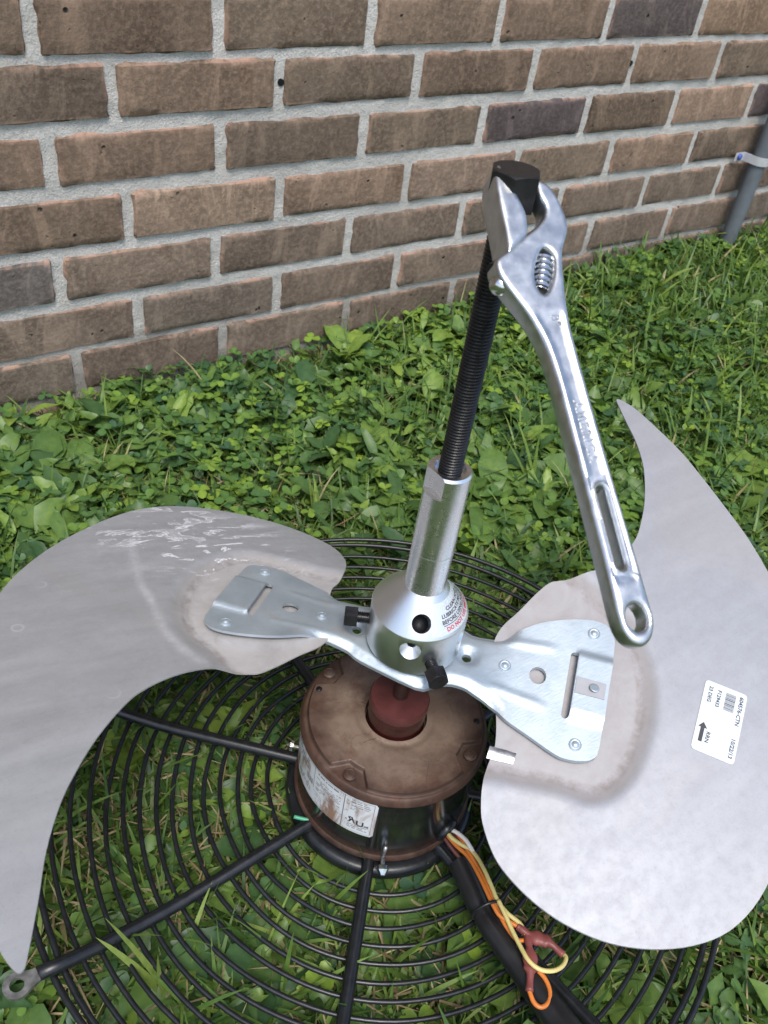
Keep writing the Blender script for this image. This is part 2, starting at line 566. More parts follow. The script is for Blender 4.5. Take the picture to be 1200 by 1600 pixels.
def m_alu(name, rough=0.2, base=(0.80, 0.81, 0.82), lines=True):
    b = NB(name)
    sep = b.n('ShaderNodeSeparateXYZ'); b.t.links.new(b.co.outputs['Object'], sep.inputs[0])
    cx = b.n('ShaderNodeCombineXYZ'); b.t.links.new(b.math('MULTIPLY', sep.outputs[2], 5200.0), cx.inputs[2])
    f = b.noise(1.0, 3, 0.6, cx.outputs[0])
    s = b.noise(130, 4, 0.7)
    c = b.mix(b.math('MULTIPLY', b.ramp(s, [(0.55, 0.0), (0.75, 1.0)]), 0.3), base, tuple(x * 0.75 for x in base))
    b.bsdf(c, b.math('ADD', b.math('MULTIPLY', s, 0.14), rough - 0.05), 1.0, 0.5, b.bump(f, 0.10 if lines else 0.0, 0.00025), aniso=0.4)
    return b.m

def m_rusty_cap():
    b = NB('weathered_steel')
    n1 = b.noise(22, 6, 0.65, dist=0.7); n2 = b.noise(150, 5, 0.7); n3 = b.noise(45, 5, 0.6)
    sep = b.n('ShaderNodeSeparateXYZ'); b.t.links.new(b.co.outputs['Object'], sep.inputs[0])
    rad = b.math('SQRT', b.math('ADD', b.math('POWER', sep.outputs[0], 2.0), b.math('POWER', sep.outputs[1], 2.0)))
    rn = b.math('ADD', b.math('MULTIPLY', rad, 14.0), b.math('MULTIPLY', b.math('SUBTRACT', n3, 0.5), 0.7))
    grey = b.mix(b.ramp(n1, [(0.3, 0.0), (0.7, 1.0)]), (0.095, 0.056, 0.040), (0.25, 0.185, 0.138))
    brown = b.mix(b.ramp(n1, [(0.35, 0.0), (0.7, 1.0)]), (0.036, 0.018, 0.013), (0.115, 0.062, 0.042))
    c = b.mix(b.ramp(rn, [(0.60, 0.0), (1.05, 1.0)]), grey, brown)
    c = b.mix(b.math('MULTIPLY', b.ramp(n2, [(0.55, 0.0), (0.7, 1.0)]), 0.55), c, (0.10, 0.065, 0.05))
    c = b.mix(b.math('MULTIPLY', b.ramp(b.noise(34, 6, 0.75, dist=0.8), [(0.55, 0.0), (0.66, 1.0)]), 0.6), c, (0.10, 0.045, 0.028))
    crack = b.ramp(b.voronoi(26, feature='DISTANCE_TO_EDGE', vec=b.mapping((1, 1, 1), loc=(0.013, 0.004, 0))), [(0.0, 1.0), (0.012, 0.0)])
    c = b.mix(b.math('MULTIPLY', b.math('MULTIPLY', crack, b.ramp(n3, [(0.52, 0.0), (0.62, 1.0)])), 0.7), c, (0.06, 0.035, 0.028))
    c = b.mix(b.math('MULTIPLY', b.attr('groove'), 0.75), c, (0.03, 0.018, 0.014))  # dark outline painted along the notch steps so the recesses look deeper
    b.bsdf(c, b.math('ADD', b.math('MULTIPLY', n2, 0.3), 0.42), 0.25, 0.4, b.bump(b.math('ADD', n2, n1), 0.35, 0.0008))
    return b.m

def m_shell():
    b = NB('black_gloss_enamel')
    sep = b.n('ShaderNodeSeparateXYZ'); b.t.links.new(b.co.outputs['Object'], sep.inputs[0])
    n1 = b.noise(40, 5, 0.65)
    low = b.ramp(b.math('ADD', sep.outputs[2], b.math('MULTIPLY', b.math('SUBTRACT', n1, 0.5), 0.03)), [(0.006, 1.0), (0.016, 0.0)])
    c = b.mix(low, (0.010, 0.011, 0.011), b.mix(n1, (0.035, 0.02, 0.014), (0.13, 0.07, 0.045)))
    b.bsdf(c, b.math('ADD', 0.2, b.math('MULTIPLY', low, 0.35)), 0.0, 0.6, None, coat=0.3)
    return b.m

def m_label():
    b = NB('stained_paper_label')
    sep = b.n('ShaderNodeSeparateXYZ'); b.t.links.new(b.co.outputs['Object'], sep.inputs[0])
    n1 = b.noise(60, 5, 0.65, b.mapping((1, 1, 0.25)), 0.5); n2 = b.noise(25, 4, 0.6)
    st = b.math('MULTIPLY', b.ramp(n1, [(0.47, 0.0), (0.60, 1.0)]), b.ramp(n2, [(0.44, 0.0), (0.52, 1.0)]))
    c = b.mix(b.math('MULTIPLY', st, 0.9), (0.66, 0.68, 0.70), (0.25, 0.12, 0.06))
    b.bsdf(c, 0.35, 0, 0.5)
    return b.m

MAT = {
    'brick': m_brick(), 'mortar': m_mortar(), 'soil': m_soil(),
    'blade_l': m_blade('weathered_aluminium_streaked', (0.515, 0.53, 0.55), (0.415, 0.43, 0.45), 0.75, 0.7, 0.34, 0.5),
    'blade_r': m_blade('weathered_aluminium_chalky', (0.348, 0.355, 0.378), (0.308, 0.315, 0.338), 0.0, 0.75, 0.50, 0.18, 0.0),
    'galv': m_galv('galvanised_steel'), 'alu': m_alu('machined_aluminium', 0.34), 'alu_tube': m_alu('polished_aluminium', 0.26),
    'cap': m_rusty_cap(), 'shell': m_shell(), 'label': m_label(),
    'sticker': simple('white_sticker', (0.60, 0.65, 0.69), 0.35, 0, 0.5, 0.02, 40),
    'ink': simple('black_print', (0.05, 0.05, 0.055), 0.5, 0, 0.3, 0.1, 50),
    'ink_grey': simple('grey_print', (0.20, 0.20, 0.21), 0.5, 0, 0.3, 0.1, 50),
    'ink_red': simple('red_print', (0.55, 0.02, 0.045), 0.45, 0, 0.3, 0.05, 50),
    'black_oxide': simple('black_oxide_steel', (0.032, 0.032, 0.034), 0.30, 0.6, 0.5, 0.25, 120, 0.15),
    'black_coat': simple('black_vinyl_coating', (0.010, 0.011, 0.013), 0.33, 0, 0.5, 0.3, 150, 0.15),
    'black_pvc': simple('black_sleeve', (0.012, 0.012, 0.013), 0.36, 0, 0.5, 0.2, 60, 0.1),
    'bare': simple('bare_steel', (0.42, 0.41, 0.40), 0.38, 0.9, 0.5, 0.35, 160, 0.3),
    'zinc': simple('bright_zinc', (0.72, 0.72, 0.70), 0.22, 1.0, 0.5, 0.2, 200, 0.1),
    'chrome': simple('satin_chrome', (0.55, 0.565, 0.575), 0.36, 1.0, 0.5, 0.14, 160, 0.10),
    'chrome_hi': simple('polished_chrome', (0.66, 0.67, 0.68), 0.16, 1.0, 0.5, 0.05, 90, 0.05),
    'dark_hole': simple('dark_bore', (0.02, 0.02, 0.022), 0.45, 0.6, 0.4, 0.2, 90),
    'red_rubber': simple('red_rubber', (0.090, 0.026, 0.024), 0.42, 0, 0.45, 0.2, 70, 0.1),
    'red_varnish': simple('dark_red_varnish', (0.028, 0.006, 0.005), 0.16, 0, 0.6, 0.5, 60),
    'shaft': simple('dark_rusty_shaft', (0.055, 0.028, 0.022), 0.42, 0.4, 0.4, 0.4, 120, 0.2),
    'orange': simple('orange_insulation', (0.56, 0.17, 0.03), 0.4, 0, 0.45, 0.12, 60),
    'yellow': simple('yellow_insulation', (0.58, 0.49, 0.19), 0.4, 0, 0.45, 0.12, 60),
    'white_wire': simple('white_insulation', (0.70, 0.66, 0.60), 0.4, 0, 0.45, 0.1, 60),
    'brown_wire': simple('brown_insulation', (0.10, 0.028, 0.025), 0.4, 0, 0.45, 0.1, 60),
    'green_wire': simple('green_insulation', (0.06, 0.30, 0.17), 0.4, 0, 0.45, 0.1, 60),
    'connector': simple('dull_red_nylon', (0.20, 0.055, 0.048), 0.42, 0, 0.45, 0.15, 80),
    'pipe_grey': simple('grey_pvc', (0.115, 0.13, 0.145), 0.5, 0, 0.4, 0.12, 40),
    'strap': simple('pale_strap', (0.62, 0.63, 0.66), 0.35, 0.4, 0.5, 0.1, 60),
    'blue': simple('blue_screw_cap', (0.06, 0.10, 0.34), 0.4, 0, 0.4, 0.1, 60),
    'grass': m_leaf('grass_blade', [(0.0, (0.040, 0.090, 0.028)), (0.35, (0.094, 0.170, 0.038)), (0.7, (0.168, 0.255, 0.052)), (0.93, (0.27, 0.345, 0.085)), (0.97, (0.40, 0.34, 0.18))], 0.30, 0.42),
    'clover': m_leaf('clover_leaf', [(0.0, (0.048, 0.112, 0.058)), (0.5, (0.112, 0.212, 0.054)), (0.8, (0.192, 0.305, 0.050)), (1.0, (0.27, 0.38, 0.05))], 0.30, 0.40, 0.4),
    'broad': m_leaf('broad_leaf', [(0.0, (0.048, 0.108, 0.044)), (0.5, (0.114, 0.200, 0.050)), (0.85, (0.185, 0.285, 0.058)), (1.0, (0.24, 0.34, 0.065))], 0.32, 0.42, 0.38),
    'straw': m_leaf('dry_straw', [(0.0, (0.16, 0.11, 0.055)), (1.0, (0.42, 0.33, 0.19))], 0.15, 0.7),
    'stem': m_leaf('weed_stem', [(0.0, (0.05, 0.12, 0.03)), (1.0, (0.12, 0.2, 0.05))], 0.1, 0.5),
}
b_ = NB('clear_decal')
p_ = b_.bsdf((0.82, 0.86, 0.90), 0.16, 0.0, 0.5, finish=False)
t_ = b_.n('ShaderNodeBsdfTransparent'); x_ = b_.n('ShaderNodeMixShader'); x_.inputs[0].default_value = 0.42
b_.t.links.new(t_.outputs[0], x_.inputs[1]); b_.t.links.new(p_, x_.inputs[2]); b_.t.links.new(x_.outputs[0], b_.out.inputs['Surface'])
MAT['decal'] = b_.m

# ------------------------------------------------------------------ ground
WALL_Y = 0.6878
def gz(x, y):
    x = np.asarray(x, float); y = np.asarray(y, float)
    near = smooth01(0.1, 0.65, y)
    z = -0.012 + 0.006 * np.sin(3.1 * x + 1.3) * np.cos(2.7 * y + 0.4)
    z = z + near * (0.034 * smooth01(0.45, 0.95, x))
    return z

def build_ground():
    xs = np.concatenate([[-60, -20, -6, -2.5, -1.2], np.linspace(-0.8, 2.2, 100), [2.8, 4, 8, 20, 60]])
    ys = np.concatenate([[-60, -20, -6, -2.5, -1.2], np.linspace(-0.7, 0.9, 56), [1.5, 4, 10, 30, 60]])
    V, F = [], []
    for x in xs:
        for y in ys:
            inside = -0.85 < x < 2.25 and -0.75 < y < 0.95
            z = float(gz(x, y)) + (0.004 * mnoise.noise((x * 25, y * 25, 0)) if inside else 0)
            V.append((x, y, z))
    ny = len(ys)
    for i in range(len(xs) - 1):
        for j in range(ny - 1):
            F.append((i * ny + j, (i + 1) * ny + j, (i + 1) * ny + j + 1, i * ny + j + 1))
    o = mesh('ground', V, F, MAT['soil'])
    tag(o, 'dark soil and thatch of the lawn under the weeds', 'ground', kind='structure')
build_ground()

# ------------------------------------------------------------------ brick wall
H_C, L_B = 0.0681, 0.2032
BH, BL, BD = 0.0555, 0.1905, 0.09
X_OFF = 0.0642
DX = {0: 0.0062, 1: -0.0164, 2: 0.0098, 3: -0.0095, 4: 0.0028, 5: -0.0056, 6: 0.0127}
DZ = {0: -0.0006, 1: 0.0026, 2: 0.0008, 3: -0.0022, 4: -0.0022, 5: -0.0022, 6: 0.003}
def brick_mesh(seed):
    rs = random.Random(seed)
    nx, nz = 14, 5
    V, F, E = [], [], []
    def fx(i): # denser near the arris
        t = i / nx
        return (-0.5 + t) * BL
    xs = [-0.5, -0.488, -0.46] + [(-0.5 + (i + 0.5) / 9) for i in range(9)] + [0.46, 0.488, 0.5]
    xs = sorted(xs); zs = [-0.5, -0.455, -0.33, -0.11, 0.11, 0.33, 0.455, 0.5]
    for iz, z in enumerate(zs):
        for ix, x in enumerate(xs):
            X, Z = x * BL, z * BH
            ex = min(ix, len(xs) - 1 - ix); ez = min(iz, len(zs) - 1 - iz)
            y = 0.0
            wob = mnoise.noise((X * 60 + seed * 7.1, Z * 60, seed)) * 0.0011 + mnoise.noise((X * 16, Z * 25 + seed * 3.3, 5)) * 0.0012
            if ex == 0 or ez == 0:
                y = 0.0042 + 0.0016 * rs.random()
                j = 0.0016
                X += rs.uniform(-j, j) * (1 if ex == 0 else 0.3); Z += rs.uniform(-j, j) * (1 if ez == 0 else 0.3)
                if ex == 0 and ez == 0:
                    X *= 0.985; Z *= 0.95; y += 0.002
            elif ex == 1 or ez == 1:
                y = 0.0004 + rs.random() * 0.0007
            V.append((X, y + wob, Z)); E.append(1.0 if (ex == 0 or ez == 0) else 0.62 if (ex == 1 or ez == 1) else 0.12 if (ex == 2) else 0.0)
    nX, nZ = len(xs), len(zs)
    for a in range(nZ - 1):
        for c in range(nX - 1):
            F.append((a * nX + c, a * nX + c + 1, (a + 1) * nX + c + 1, (a + 1) * nX + c))
    rim = [c for c in range(nX)] + [a * nX + nX - 1 for a in range(1, nZ)] + [(nZ - 1) * nX + c for c in range(nX - 2, -1, -1)] + [a * nX for a in range(nZ - 2, 0, -1)]
    b = len(V)
    for i in rim:
        V.append((V[i][0], BD, V[i][2])); E.append(0.5)
    n = len(rim)
    for i in range(n):
        F.append((rim[i], b + i, b + (i + 1) % n, rim[(i + 1) % n]))
    F.append(tuple(b + i for i in range(n)))
    me = bpy.data.meshes.new('brick')
    me.from_pydata(V, [], F)
    at = me.attributes.new('edge', 'FLOAT', 'POINT'); at.data.foreach_set('value', E)
    me.polygons.foreach_set('use_smooth', [True] * len(me.polygons))
    bm = bmesh.new(); bm.from_mesh(me); bmesh.ops.recalc_face_normals(bm, faces=bm.faces); bm.to_mesh(me); bm.free()
    mark_sharp(me, 50)
    me.materials.append(MAT['brick'])
    return me

def build_wall():
    wall = empty('brick_wall', (0, WALL_Y, 0), label='brown brick house wall with pale grey mortar behind the lawn', cat='wall')
    variants = [brick_mesh(s) for s in range(9)]
    rs = random.Random(3)
    brown = [(0.172, 0.124, 0.092), (0.154, 0.113, 0.084), (0.190, 0.137, 0.102), (0.140, 0.107, 0.082), (0.165, 0.126, 0.095)]
    special = {(0, 3): (0.085, 0.070, 0.068), (2, 2): (0.082, 0.066, 0.066), (4, -2): (0.115, 0.102, 0.094), (3, 0): (0.215, 0.160, 0.120),
               (3, 2): (0.20, 0.148, 0.115), (0, 4): (0.20, 0.14, 0.098), (2, 5): (0.085, 0.068, 0.07)}
    for c in range(-2, 8):
        z = (6 - c) * H_C + H_C / 2 + DZ.get(c, 0.0)
        off = DX.get(c, rs.uniform(-0.01, 0.01))
        half = 0.5 if c % 2 == 0 else 0.0
        for j in range(-4, 10):
            # brick j spans joint j .. j+1
            x0 = (j + half + (-0.0)) * L_B + off + X_OFF
            xc = x0 + L_B / 2 if c % 2 else x0 - L_B / 2 + L_B / 2 + L_B / 2
            key = (c, j)
            o = bpy.data.objects.new('brick', variants[rs.randrange(9)])
            COL.objects.link(o); o.parent = wall
            o.location = (xc, rs.uniform(-0.0012, 0.0012), z)
            flip = rs.random() < 0.5
            o.rotation_euler = (rs.uniform(-0.006, 0.006), PI if False else rs.uniform(-0.005, 0.005), rs.uniform(-0.006, 0.006))
            o.scale = ((1 + rs.uniform(-0.012, 0.008)), 1, 1 + rs.uniform(-0.03, 0.03))
            col = special.get(key)
            if col is None:
                col = list(rs.choice(brown)); k = rs.uniform(0.74, 1.10)
                if c >= 4: col = [col[0] * 0.86, col[1] * 0.92, col[2] * 0.97]
                col = [v * k for v in col]
            o.color = (*col, 1)
    # mortar bed: tooled, slightly uneven sheet set back behind the brick faces
    x0, x1, z0, z1 = -0.85, 2.1, -0.12, 0.66
    nx, nz = 300, 120
    V, F = [], []
    for i in range(nx + 1):
        for k in range(nz + 1):
            x = x0 + (x1 - x0) * i / nx; z = z0 + (z1 - z0) * k / nz
            y = 0.0042 + 0.0013 * mnoise.noise((x * 40, 0, z * 40)) + 0.0012 * mnoise.noise((x * 130, 3, z * 130))
            V.append((x, y, z))
    for i in range(nx):
        for k in range(nz):
            a = i * (nz + 1) + k
            F.append((a, a + nz + 1, a + nz + 2, a + 1))
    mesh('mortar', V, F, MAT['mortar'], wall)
    # the rest of the house wall above and beside the picture: one joined part
    V, F = [], []
    bricks = []
    for c in range(-34, 8):
        z = (6 - c) * H_C + H_C / 2
        half = 0.5 if c % 2 == 0 else 0.0
        for j in range(-16, 24):
            if c >= -2 and -4 <= j <= 9: continue
            x = (j + half) * L_B + X_OFF + (L_B / 2)
            bricks.append(box_mesh((x - BL / 2, 0.0, z - BH / 2), (x + BL / 2, 0.05, z + BH / 2)))
    V, F = join(*bricks)
    o = mesh('upper_brickwork', V, F, MAT['brick'], wall, smooth=False)
    o.color = (0.175, 0.122, 0.085, 1); o['kind'] = 'stuff'
    b = [box_mesh((-3.4, 0.0062, 0.66), (5.2, 0.2, 2.9)), box_mesh((-3.4, 0.0062, -0.15), (-0.85, 0.2, 0.66)), box_mesh((2.1, 0.0062, -0.15), (5.2, 0.2, 0.66)), box_mesh((-0.85, 0.06, -0.15), (2.1, 0.2, 0.66))]
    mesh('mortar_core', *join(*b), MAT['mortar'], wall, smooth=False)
    # weep holes in two head joints
    for (x, z, r) in ((0.2535, 0.3775, 0.0042), (0.8555, 0.379, 0.0040)):
        v, f = lathe([(r, 0.0), (r, 0.002)], 12)
        m = axis_mat((x, 0.0042, z), (0, -1, 0))
        mesh('weep_hole', *place((v, f), m), MAT['dark_hole'], wall, smooth=False)
build_wall()

def build_pipe():
    p = empty('conduit_pipe', (1.24, WALL_Y - 0.028, 0.0), label='dark grey plastic conduit strapped to the brick wall at the right edge', cat='pipe')
    n = 28
    prof = [(0.0148, -0.05), (0.0148, 2.6)]
    V, F = lathe(prof, 24)
    mesh('pipe', V, F, MAT['pipe_grey'], p, sharp=40)
    V, F = [], []
    ring = []
    for i in range(13):
        a = PI + PI * i / 12
        ring.append((0.0185 * math.cos(a), 0.0185 * math.sin(a)))
    path = [(-0.046, 0.021), (-0.021, 0.021)] + ring + [(0.021, 0.021), (0.046, 0.021)]
    zc, hw, th = 0.212, 0.0075, 0.0018
    for (x, y) in path:
        V += [(x, y, zc - hw), (x, y, zc + hw), (x * 0.92, y + th * 0.6, zc - hw), (x * 0.92, y + th * 0.6, zc + hw)]
    for i in range(len(path) - 1):
        a, b = i * 4, i * 4 + 4
        F += [(a, b, b + 1, a + 1), (a + 2, a + 3, b + 3, b + 2), (a + 1, b + 1, b + 3, a + 3), (a, a + 2, b + 2, b)]
    s = mesh('strap', V, F, MAT['strap'], p, sharp=40)
    for sx in (-0.034,):
        v, f = lathe([(0.0058, 0), (0.0052, 0.003), (0.003, 0.0042)], 12)
        mesh('screw', *place((v, f), axis_mat((sx, 0.0205, zc), (0, -1, 0))), MAT['blue'], s)
build_pipe()

# ------------------------------------------------------------------ fan guard lying on the grass
def ring_z(r):
    return 0.030 + (1.6 * (r - 0.17) ** 2 if r > 0.17 else 0.0)
SPOKES = [136.0, 184.3, 229.0, 275.5, 320.0, 4.0, 47.0, 91.0]
def build_guard():
    g = empty('fan_guard', (0, 0, 0.03), label='black wire fan guard of concentric rings and spokes lying on the grass', cat='fan guard')
    def add(name, vf, mat, parent=g, **k):
        v, f = vf
        v = [(p[0], p[1], p[2] - 0.03) for p in v]
        return mesh(name, v, f, mat, parent, **k)
    radii = [0.0959 + 0.01285 * k for k in range(14)] + [0.2755, 0.2818]
    rs = random.Random(4)
    for k, r in enumerate(radii):
        z = ring_z(r)
        path = []
        ph = rs.uniform(0, 6.28)
        for i in range(120):
            a = 2 * PI * i / 120
            rr = r + 0.0007 * math.sin(3 * a + ph) + 0.0006 * math.sin(7 * a + 2 * ph)
            path.append((rr * math.cos(a), rr * math.sin(a), z + 0.0016 * math.sin(4 * a + ph * 2)))
        add('ring', tube(path, 0.0019 if k < 14 else 0.0023, 8, close=True), MAT['black_coat'])
    for i, az in enumerate(SPOKES):
        a = R(az)
        path = []
        r1 = 0.290
        for t in np.linspace(0, 1, 16):
            r = 0.060 + (r1 - 0.060) * t
            path.append((r * math.cos(a), r * math.sin(a), ring_z(r) + 0.0066))
        sp = add('spoke', tube(path, 0.0049, 14), MAT['black_coat'])
        # flattened bare lug with a bolt hole at the outer end
        c = np.array([0.3035, 0.0])
        outl = [(0.286, -0.0042), (0.292, -0.0048)] + [(0.3035 + 0.0088 * math.cos(t), 0.0088 * math.sin(t)) for t in np.linspace(-2.2, 2.2, 20)] + [(0.292, 0.0048), (0.286, 0.0042)]
        hole = [(0.3035 + 0.0046 * math.cos(t), 0.0046 * math.sin(t)) for t in np.linspace(0, 2 * PI, 18, endpoint=False)]
        zz = ring_z(0.29) + 0.0050
        def to3(V, a=a, zz=zz):
            x = V[:, 0] * math.cos(a) - V[:, 1] * math.sin(a); y = V[:, 0] * math.sin(a) + V[:, 1] * math.cos(a)
            return np.c_[x, y, V[:, 2] + zz - 0.03 + (V[:, 0] - 0.288) * 0.15]
        v, f, _ = slab(outl, [hole], 0.003, lambda u, w, d: 0 * u + 0.0016, lambda u, w, d: 0 * u - 0.0016, to3)
        mesh('lug', v, f, MAT['bare'], sp, sharp=40)
    # pressed centre plate that carries the motor
    prof = [(0.040, 0.026), (0.066, 0.026), (0.0675, 0.0315), (0.076, 0.0325), (0.0795, 0.0305), (0.081, 0.0245), (0.0795, 0.0215), (0.040, 0.0215)]
    v, f = lathe(prof, 96)
    add('centre_plate', (v, f), MAT['black_coat'], sharp=50)
build_guard()

# ------------------------------------------------------------------ motor
def build_motor():
    m = empty('fan_motor', (0, 0, 0.036), label='black electric fan motor with rusty brown end cap standing on the guard', cat='motor')
    dz = -0.036
    def add(name, vf, mat, parent=m, **k):
        v, f = vf
        return mesh(name, [(p[0], p[1], p[2] + dz) for p in v], f, mat, parent, **k)
    add('shell', lathe([(0.060, 0.034), (0.0705, 0.036), (0.0722, 0.040), (0.0722, 0.1195)], 96), MAT['shell'], sharp=40)
    # lower rim seam
    add('lower_rim', lathe([(0.0722, 0.0385), (0.0742, 0.0395), (0.0742, 0.0425), (0.0722, 0.0445)], 96, False, False), MAT['cap'], sharp=60)
    # end cap: raised plateau with four notches at the through bolts
    nr, nt = 76, 640
    bolts = [R(-155), R(-62), R(24), R(113)]
    V, F, GR = [], [], []
    radii = list(np.linspace(0.0245, 0.0742, nr))
    for r in radii:
        for k in range(nt):
            a = 2 * PI * k / nt
            dmin = min(abs((a - bb + PI) % (2 * PI) - PI) for bb in bolts)
            tang = dmin * r
            lim = 0.0685
            # notch: trapezoid reaching in to r = 0.057
            nl = 0.0560 + max(0.0, tang - 0.0062) * 1.25
            edge = min(lim, max(nl, 0.055))
            e = float(smooth01(edge + 0.0006, edge - 0.0008, np.array(r)))
            z = 0.1252 + 0.0040 * e
            if r > 0.0705: z -= (r - 0.0705) ** 2 * 420
            z += 0.0011 * math.exp(-((r - 0.0285) / 0.003) ** 2) * -1
            V.append((r * math.cos(a), r * math.sin(a), z)); GR.append(4 * e * (1 - e) if r < 0.0665 or True else 0)
    rows = nr
    for (r, z) in ((0.0744, 0.1195), (0.0735, 0.1172), (0.0720, 0.1168)):
        for k in range(nt):
            a = 2 * PI * k / nt
            V.append((r * math.cos(a), r * math.sin(a), z))
        rows += 1
    # inner collar wall
    inner = len(V)
    for k in range(nt):
        a = 2 * PI * k / nt
        V.append((0.0240 * math.cos(a), 0.0240 * math.sin(a), 0.1205))
    for i in range(rows - 1):
        for k in range(nt):
            k2 = (k + 1) % nt
            F.append((i * nt + k, (i + 1) * nt + k, (i + 1) * nt + k2, i * nt + k2))
    for k in range(nt):
        k2 = (k + 1) % nt
        F.append((inner + k, k, k2, inner + k2))
    cap = add('end_cap', (V, F), MAT['cap'], sharp=60)
    ga = cap.data.attributes.new('groove', 'FLOAT', 'POINT'); ga.data.foreach_set('value', np.r_[GR, np.zeros(len(V) - len(GR))].astype(np.float32))
    add('cap_floor', lathe([(0.0001, 0.1205), (0.0242, 0.1205)], 48, False, False), MAT['cap'], cap)
    for bb in bolts:
        x, y = 0.0648 * math.cos(bb), 0.0648 * math.sin(bb)
        add('bolt', lathe([(0.0050, 0.1265), (0.0050, 0.1282), (0.0040, 0.1290), (0.0036, 0.1284), (0.0030, 0.1288)], 20, origin=(x, y, 0)), MAT['cap'], sharp=40)
    for az in (130.3, -34.1):
        x, y = 0.0638 * math.cos(R(az)), 0.0638 * math.sin(R(az))
        add('screw_hole', lathe([(0.0025, 0.1290), (0.0025, 0.1296)], 14, origin=(x, y, 0)), MAT['dark_hole'], cap)
    # bearing boss, slinger disc, shaft
    add('bearing_boss', lathe([(0.0232, 0.119), (0.0232, 0.1225), (0.0222, 0.124), (0.0226, 0.138), (0.0222, 0.1440)], 56, True, False), MAT['red_varnish'], sharp=50)
    add('slinger', lathe([(0.0224, 0.1440), (0.0232, 0.1460), (0.0232, 0.1512), (0.0222, 0.1538), (0.012, 0.1543), (0.0066, 0.1546)], 64), MAT['red_rubber'], sharp=50)
    add('shaft', lathe([(0.0060, 0.150), (0.0060, 0.206)], 28), MAT['shaft'], sharp=50)
    # wrap-around nameplate
    def cyl(az, z, r): return (r * math.cos(R(az)), r * math.sin(R(az)), z)
    a0, a1, z0, z1 = 143.0, 228.0, 0.0700, 0.1165
    def sheet(a0, a1, z0, z1, r, n=None):
        n = n or max(1, int(abs(a1 - a0) / 1.5))
        V = [cyl(a0 + (a1 - a0) * i / n, z, r) for i in range(n + 1) for z in (z0, z1)]
        F = [(2 * i, 2 * i + 2, 2 * i + 3, 2 * i + 1) for i in range(n)]
        return V, F
    V, F = [], []
    n = 60; rc = 0.003
    for i in range(n + 1):
        az = a0 + (a1 - a0) * i / n
        s = (az - a0) / 180 * PI * 0.0725; e = (a1 - az) / 180 * PI * 0.0725
        q = min(s, e); cut = rc - math.sqrt(max(0, rc * rc - (rc - q) ** 2)) if q < rc else 0
        V += [cyl(az, z0 + cut, 0.07275), cyl(az, z1 - cut, 0.07275)]
    F = [(2 * i, 2 * i + 2, 2 * i + 3, 2 * i + 1) for i in range(n)]
    lab = add('nameplate', (V, F), MAT['label'])
    pr = []
    R1 = 0.07300
    pr.append(sheet(225.8, 226.1, z0 + 0.0022, z1 - 0.0022, R1))
    pr.append(sheet(207.0, 207.6, z0 + 0.0015, z1 - 0.0015, R1))
    pr.append(sheet(182.6, 183.0, z0 + 0.018, z1 - 0.0015, R1))
    pr.append(sheet(145.0, 226.0, z0 + 0.0018, z0 + 0.0021, R1))
    pr.append(sheet(145.0, 226.0, z1 - 0.0021, z1 - 0.0018, R1))
    pr.append(sheet(183.0, 207.0, z0 + 0.0150, z0 + 0.0153, R1))
    rs = random.Random(5)
    def fine(a0, a1, za, zb, step=0.0021, h=0.0008, p=0.8):
        z = zb
        while z > za:
            a = a0
            while a < a1:
                w = rs.uniform(1.2, 4.0)
                if rs.random() < p: pr.append(sheet(a, min(a + w, a1), z, z + h * rs.uniform(0.7, 1.2), R1, 2))
                a += w + rs.uniform(0.5, 1.2)
            z -= step
    fine(209, 216, z0 + 0.026, z1 - 0.005, 0.0022, 0.0007, 0.6)
    fine(211, 224, z0 + 0.004, z0 + 0.012)
    fine(212, 224, z1 - 0.012, z1 - 0.004, 0.0024)
    fine(185, 205, z0 + 0.018, z1 - 0.011, 0.0022, 0.0008, 0.7)
    fine(186, 203, z1 - 0.0075, z1 - 0.0055, 0.004, 0.0016, 0.9)
    fine(185, 200, z0 + 0.006, z0 + 0.012, 0.0026, 0.0006, 0.4)
    fine(147, 180, z0 + 0.006, z0 + 0.014, 0.0022)
    fine(150, 176, z0 + 0.028, z1 - 0.006, 0.005, 0.0018, 0.7)
    for q in range(7): pr.append(sheet(174.5 + q * 1.1, 175.0 + q * 1.1 + 0.3 * (q % 2), z0 + 0.019, z0 + 0.026, R1, 1))
    add('fine_print', join(*pr), MAT['ink_grey'], lab, smooth=False)
    def wrap(s, size, az, z, mirror=False, shear=0.0):
        v, f = text_vf(s, size, 'CENTER', shear=shear)
        sx = -1 if mirror else 1
        return [cyl(az + math.degrees(sx * p[0] / 0.073), z + p[1], 0.07310) for p in v], f
    marks = [wrap('R', 0.0095, 214.2, z0 + 0.0135, True, 0.35), wrap('U', 0.0095, 219.0, z0 + 0.0115, False, 0.0), wrap('us', 0.004, 223.2, z0 + 0.0125), wrap('c', 0.004, 210.2, z0 + 0.0140)]
    add('certification_mark', join(*marks), MAT['ink'], lab, smooth=False)
    # clamp screws on the shell
    for az, z, L in ((237.0, 0.046, 0.016), (134.5, 0.050, 0.013)):
        a = R(az)
        d = Vector((math.cos(a), math.sin(a), -0.25)) if az > 200 else Vector((math.cos(a), math.sin(a), 0.0))
        p = Vector((0.0715 * math.cos(a), 0.0715 * math.sin(a), z))
        vf = place(lathe([(0.0019, -0.004), (0.0019, L * 0.55), (0.0044, L * 0.55), (0.0046, L * 0.75), (0.0034, L * 0.85), (0.0018, L)], 8), axis_mat(p, d))
        add('screw', vf, MAT['zinc'], smooth=False)
    stud = place(lathe([(0.0016, 0.0), (0.0016, 0.013)], 8), axis_mat((0.0735 * math.cos(R(237)), 0.0735 * math.sin(R(237)), 0.047), (0.05, 0.02, 1)))
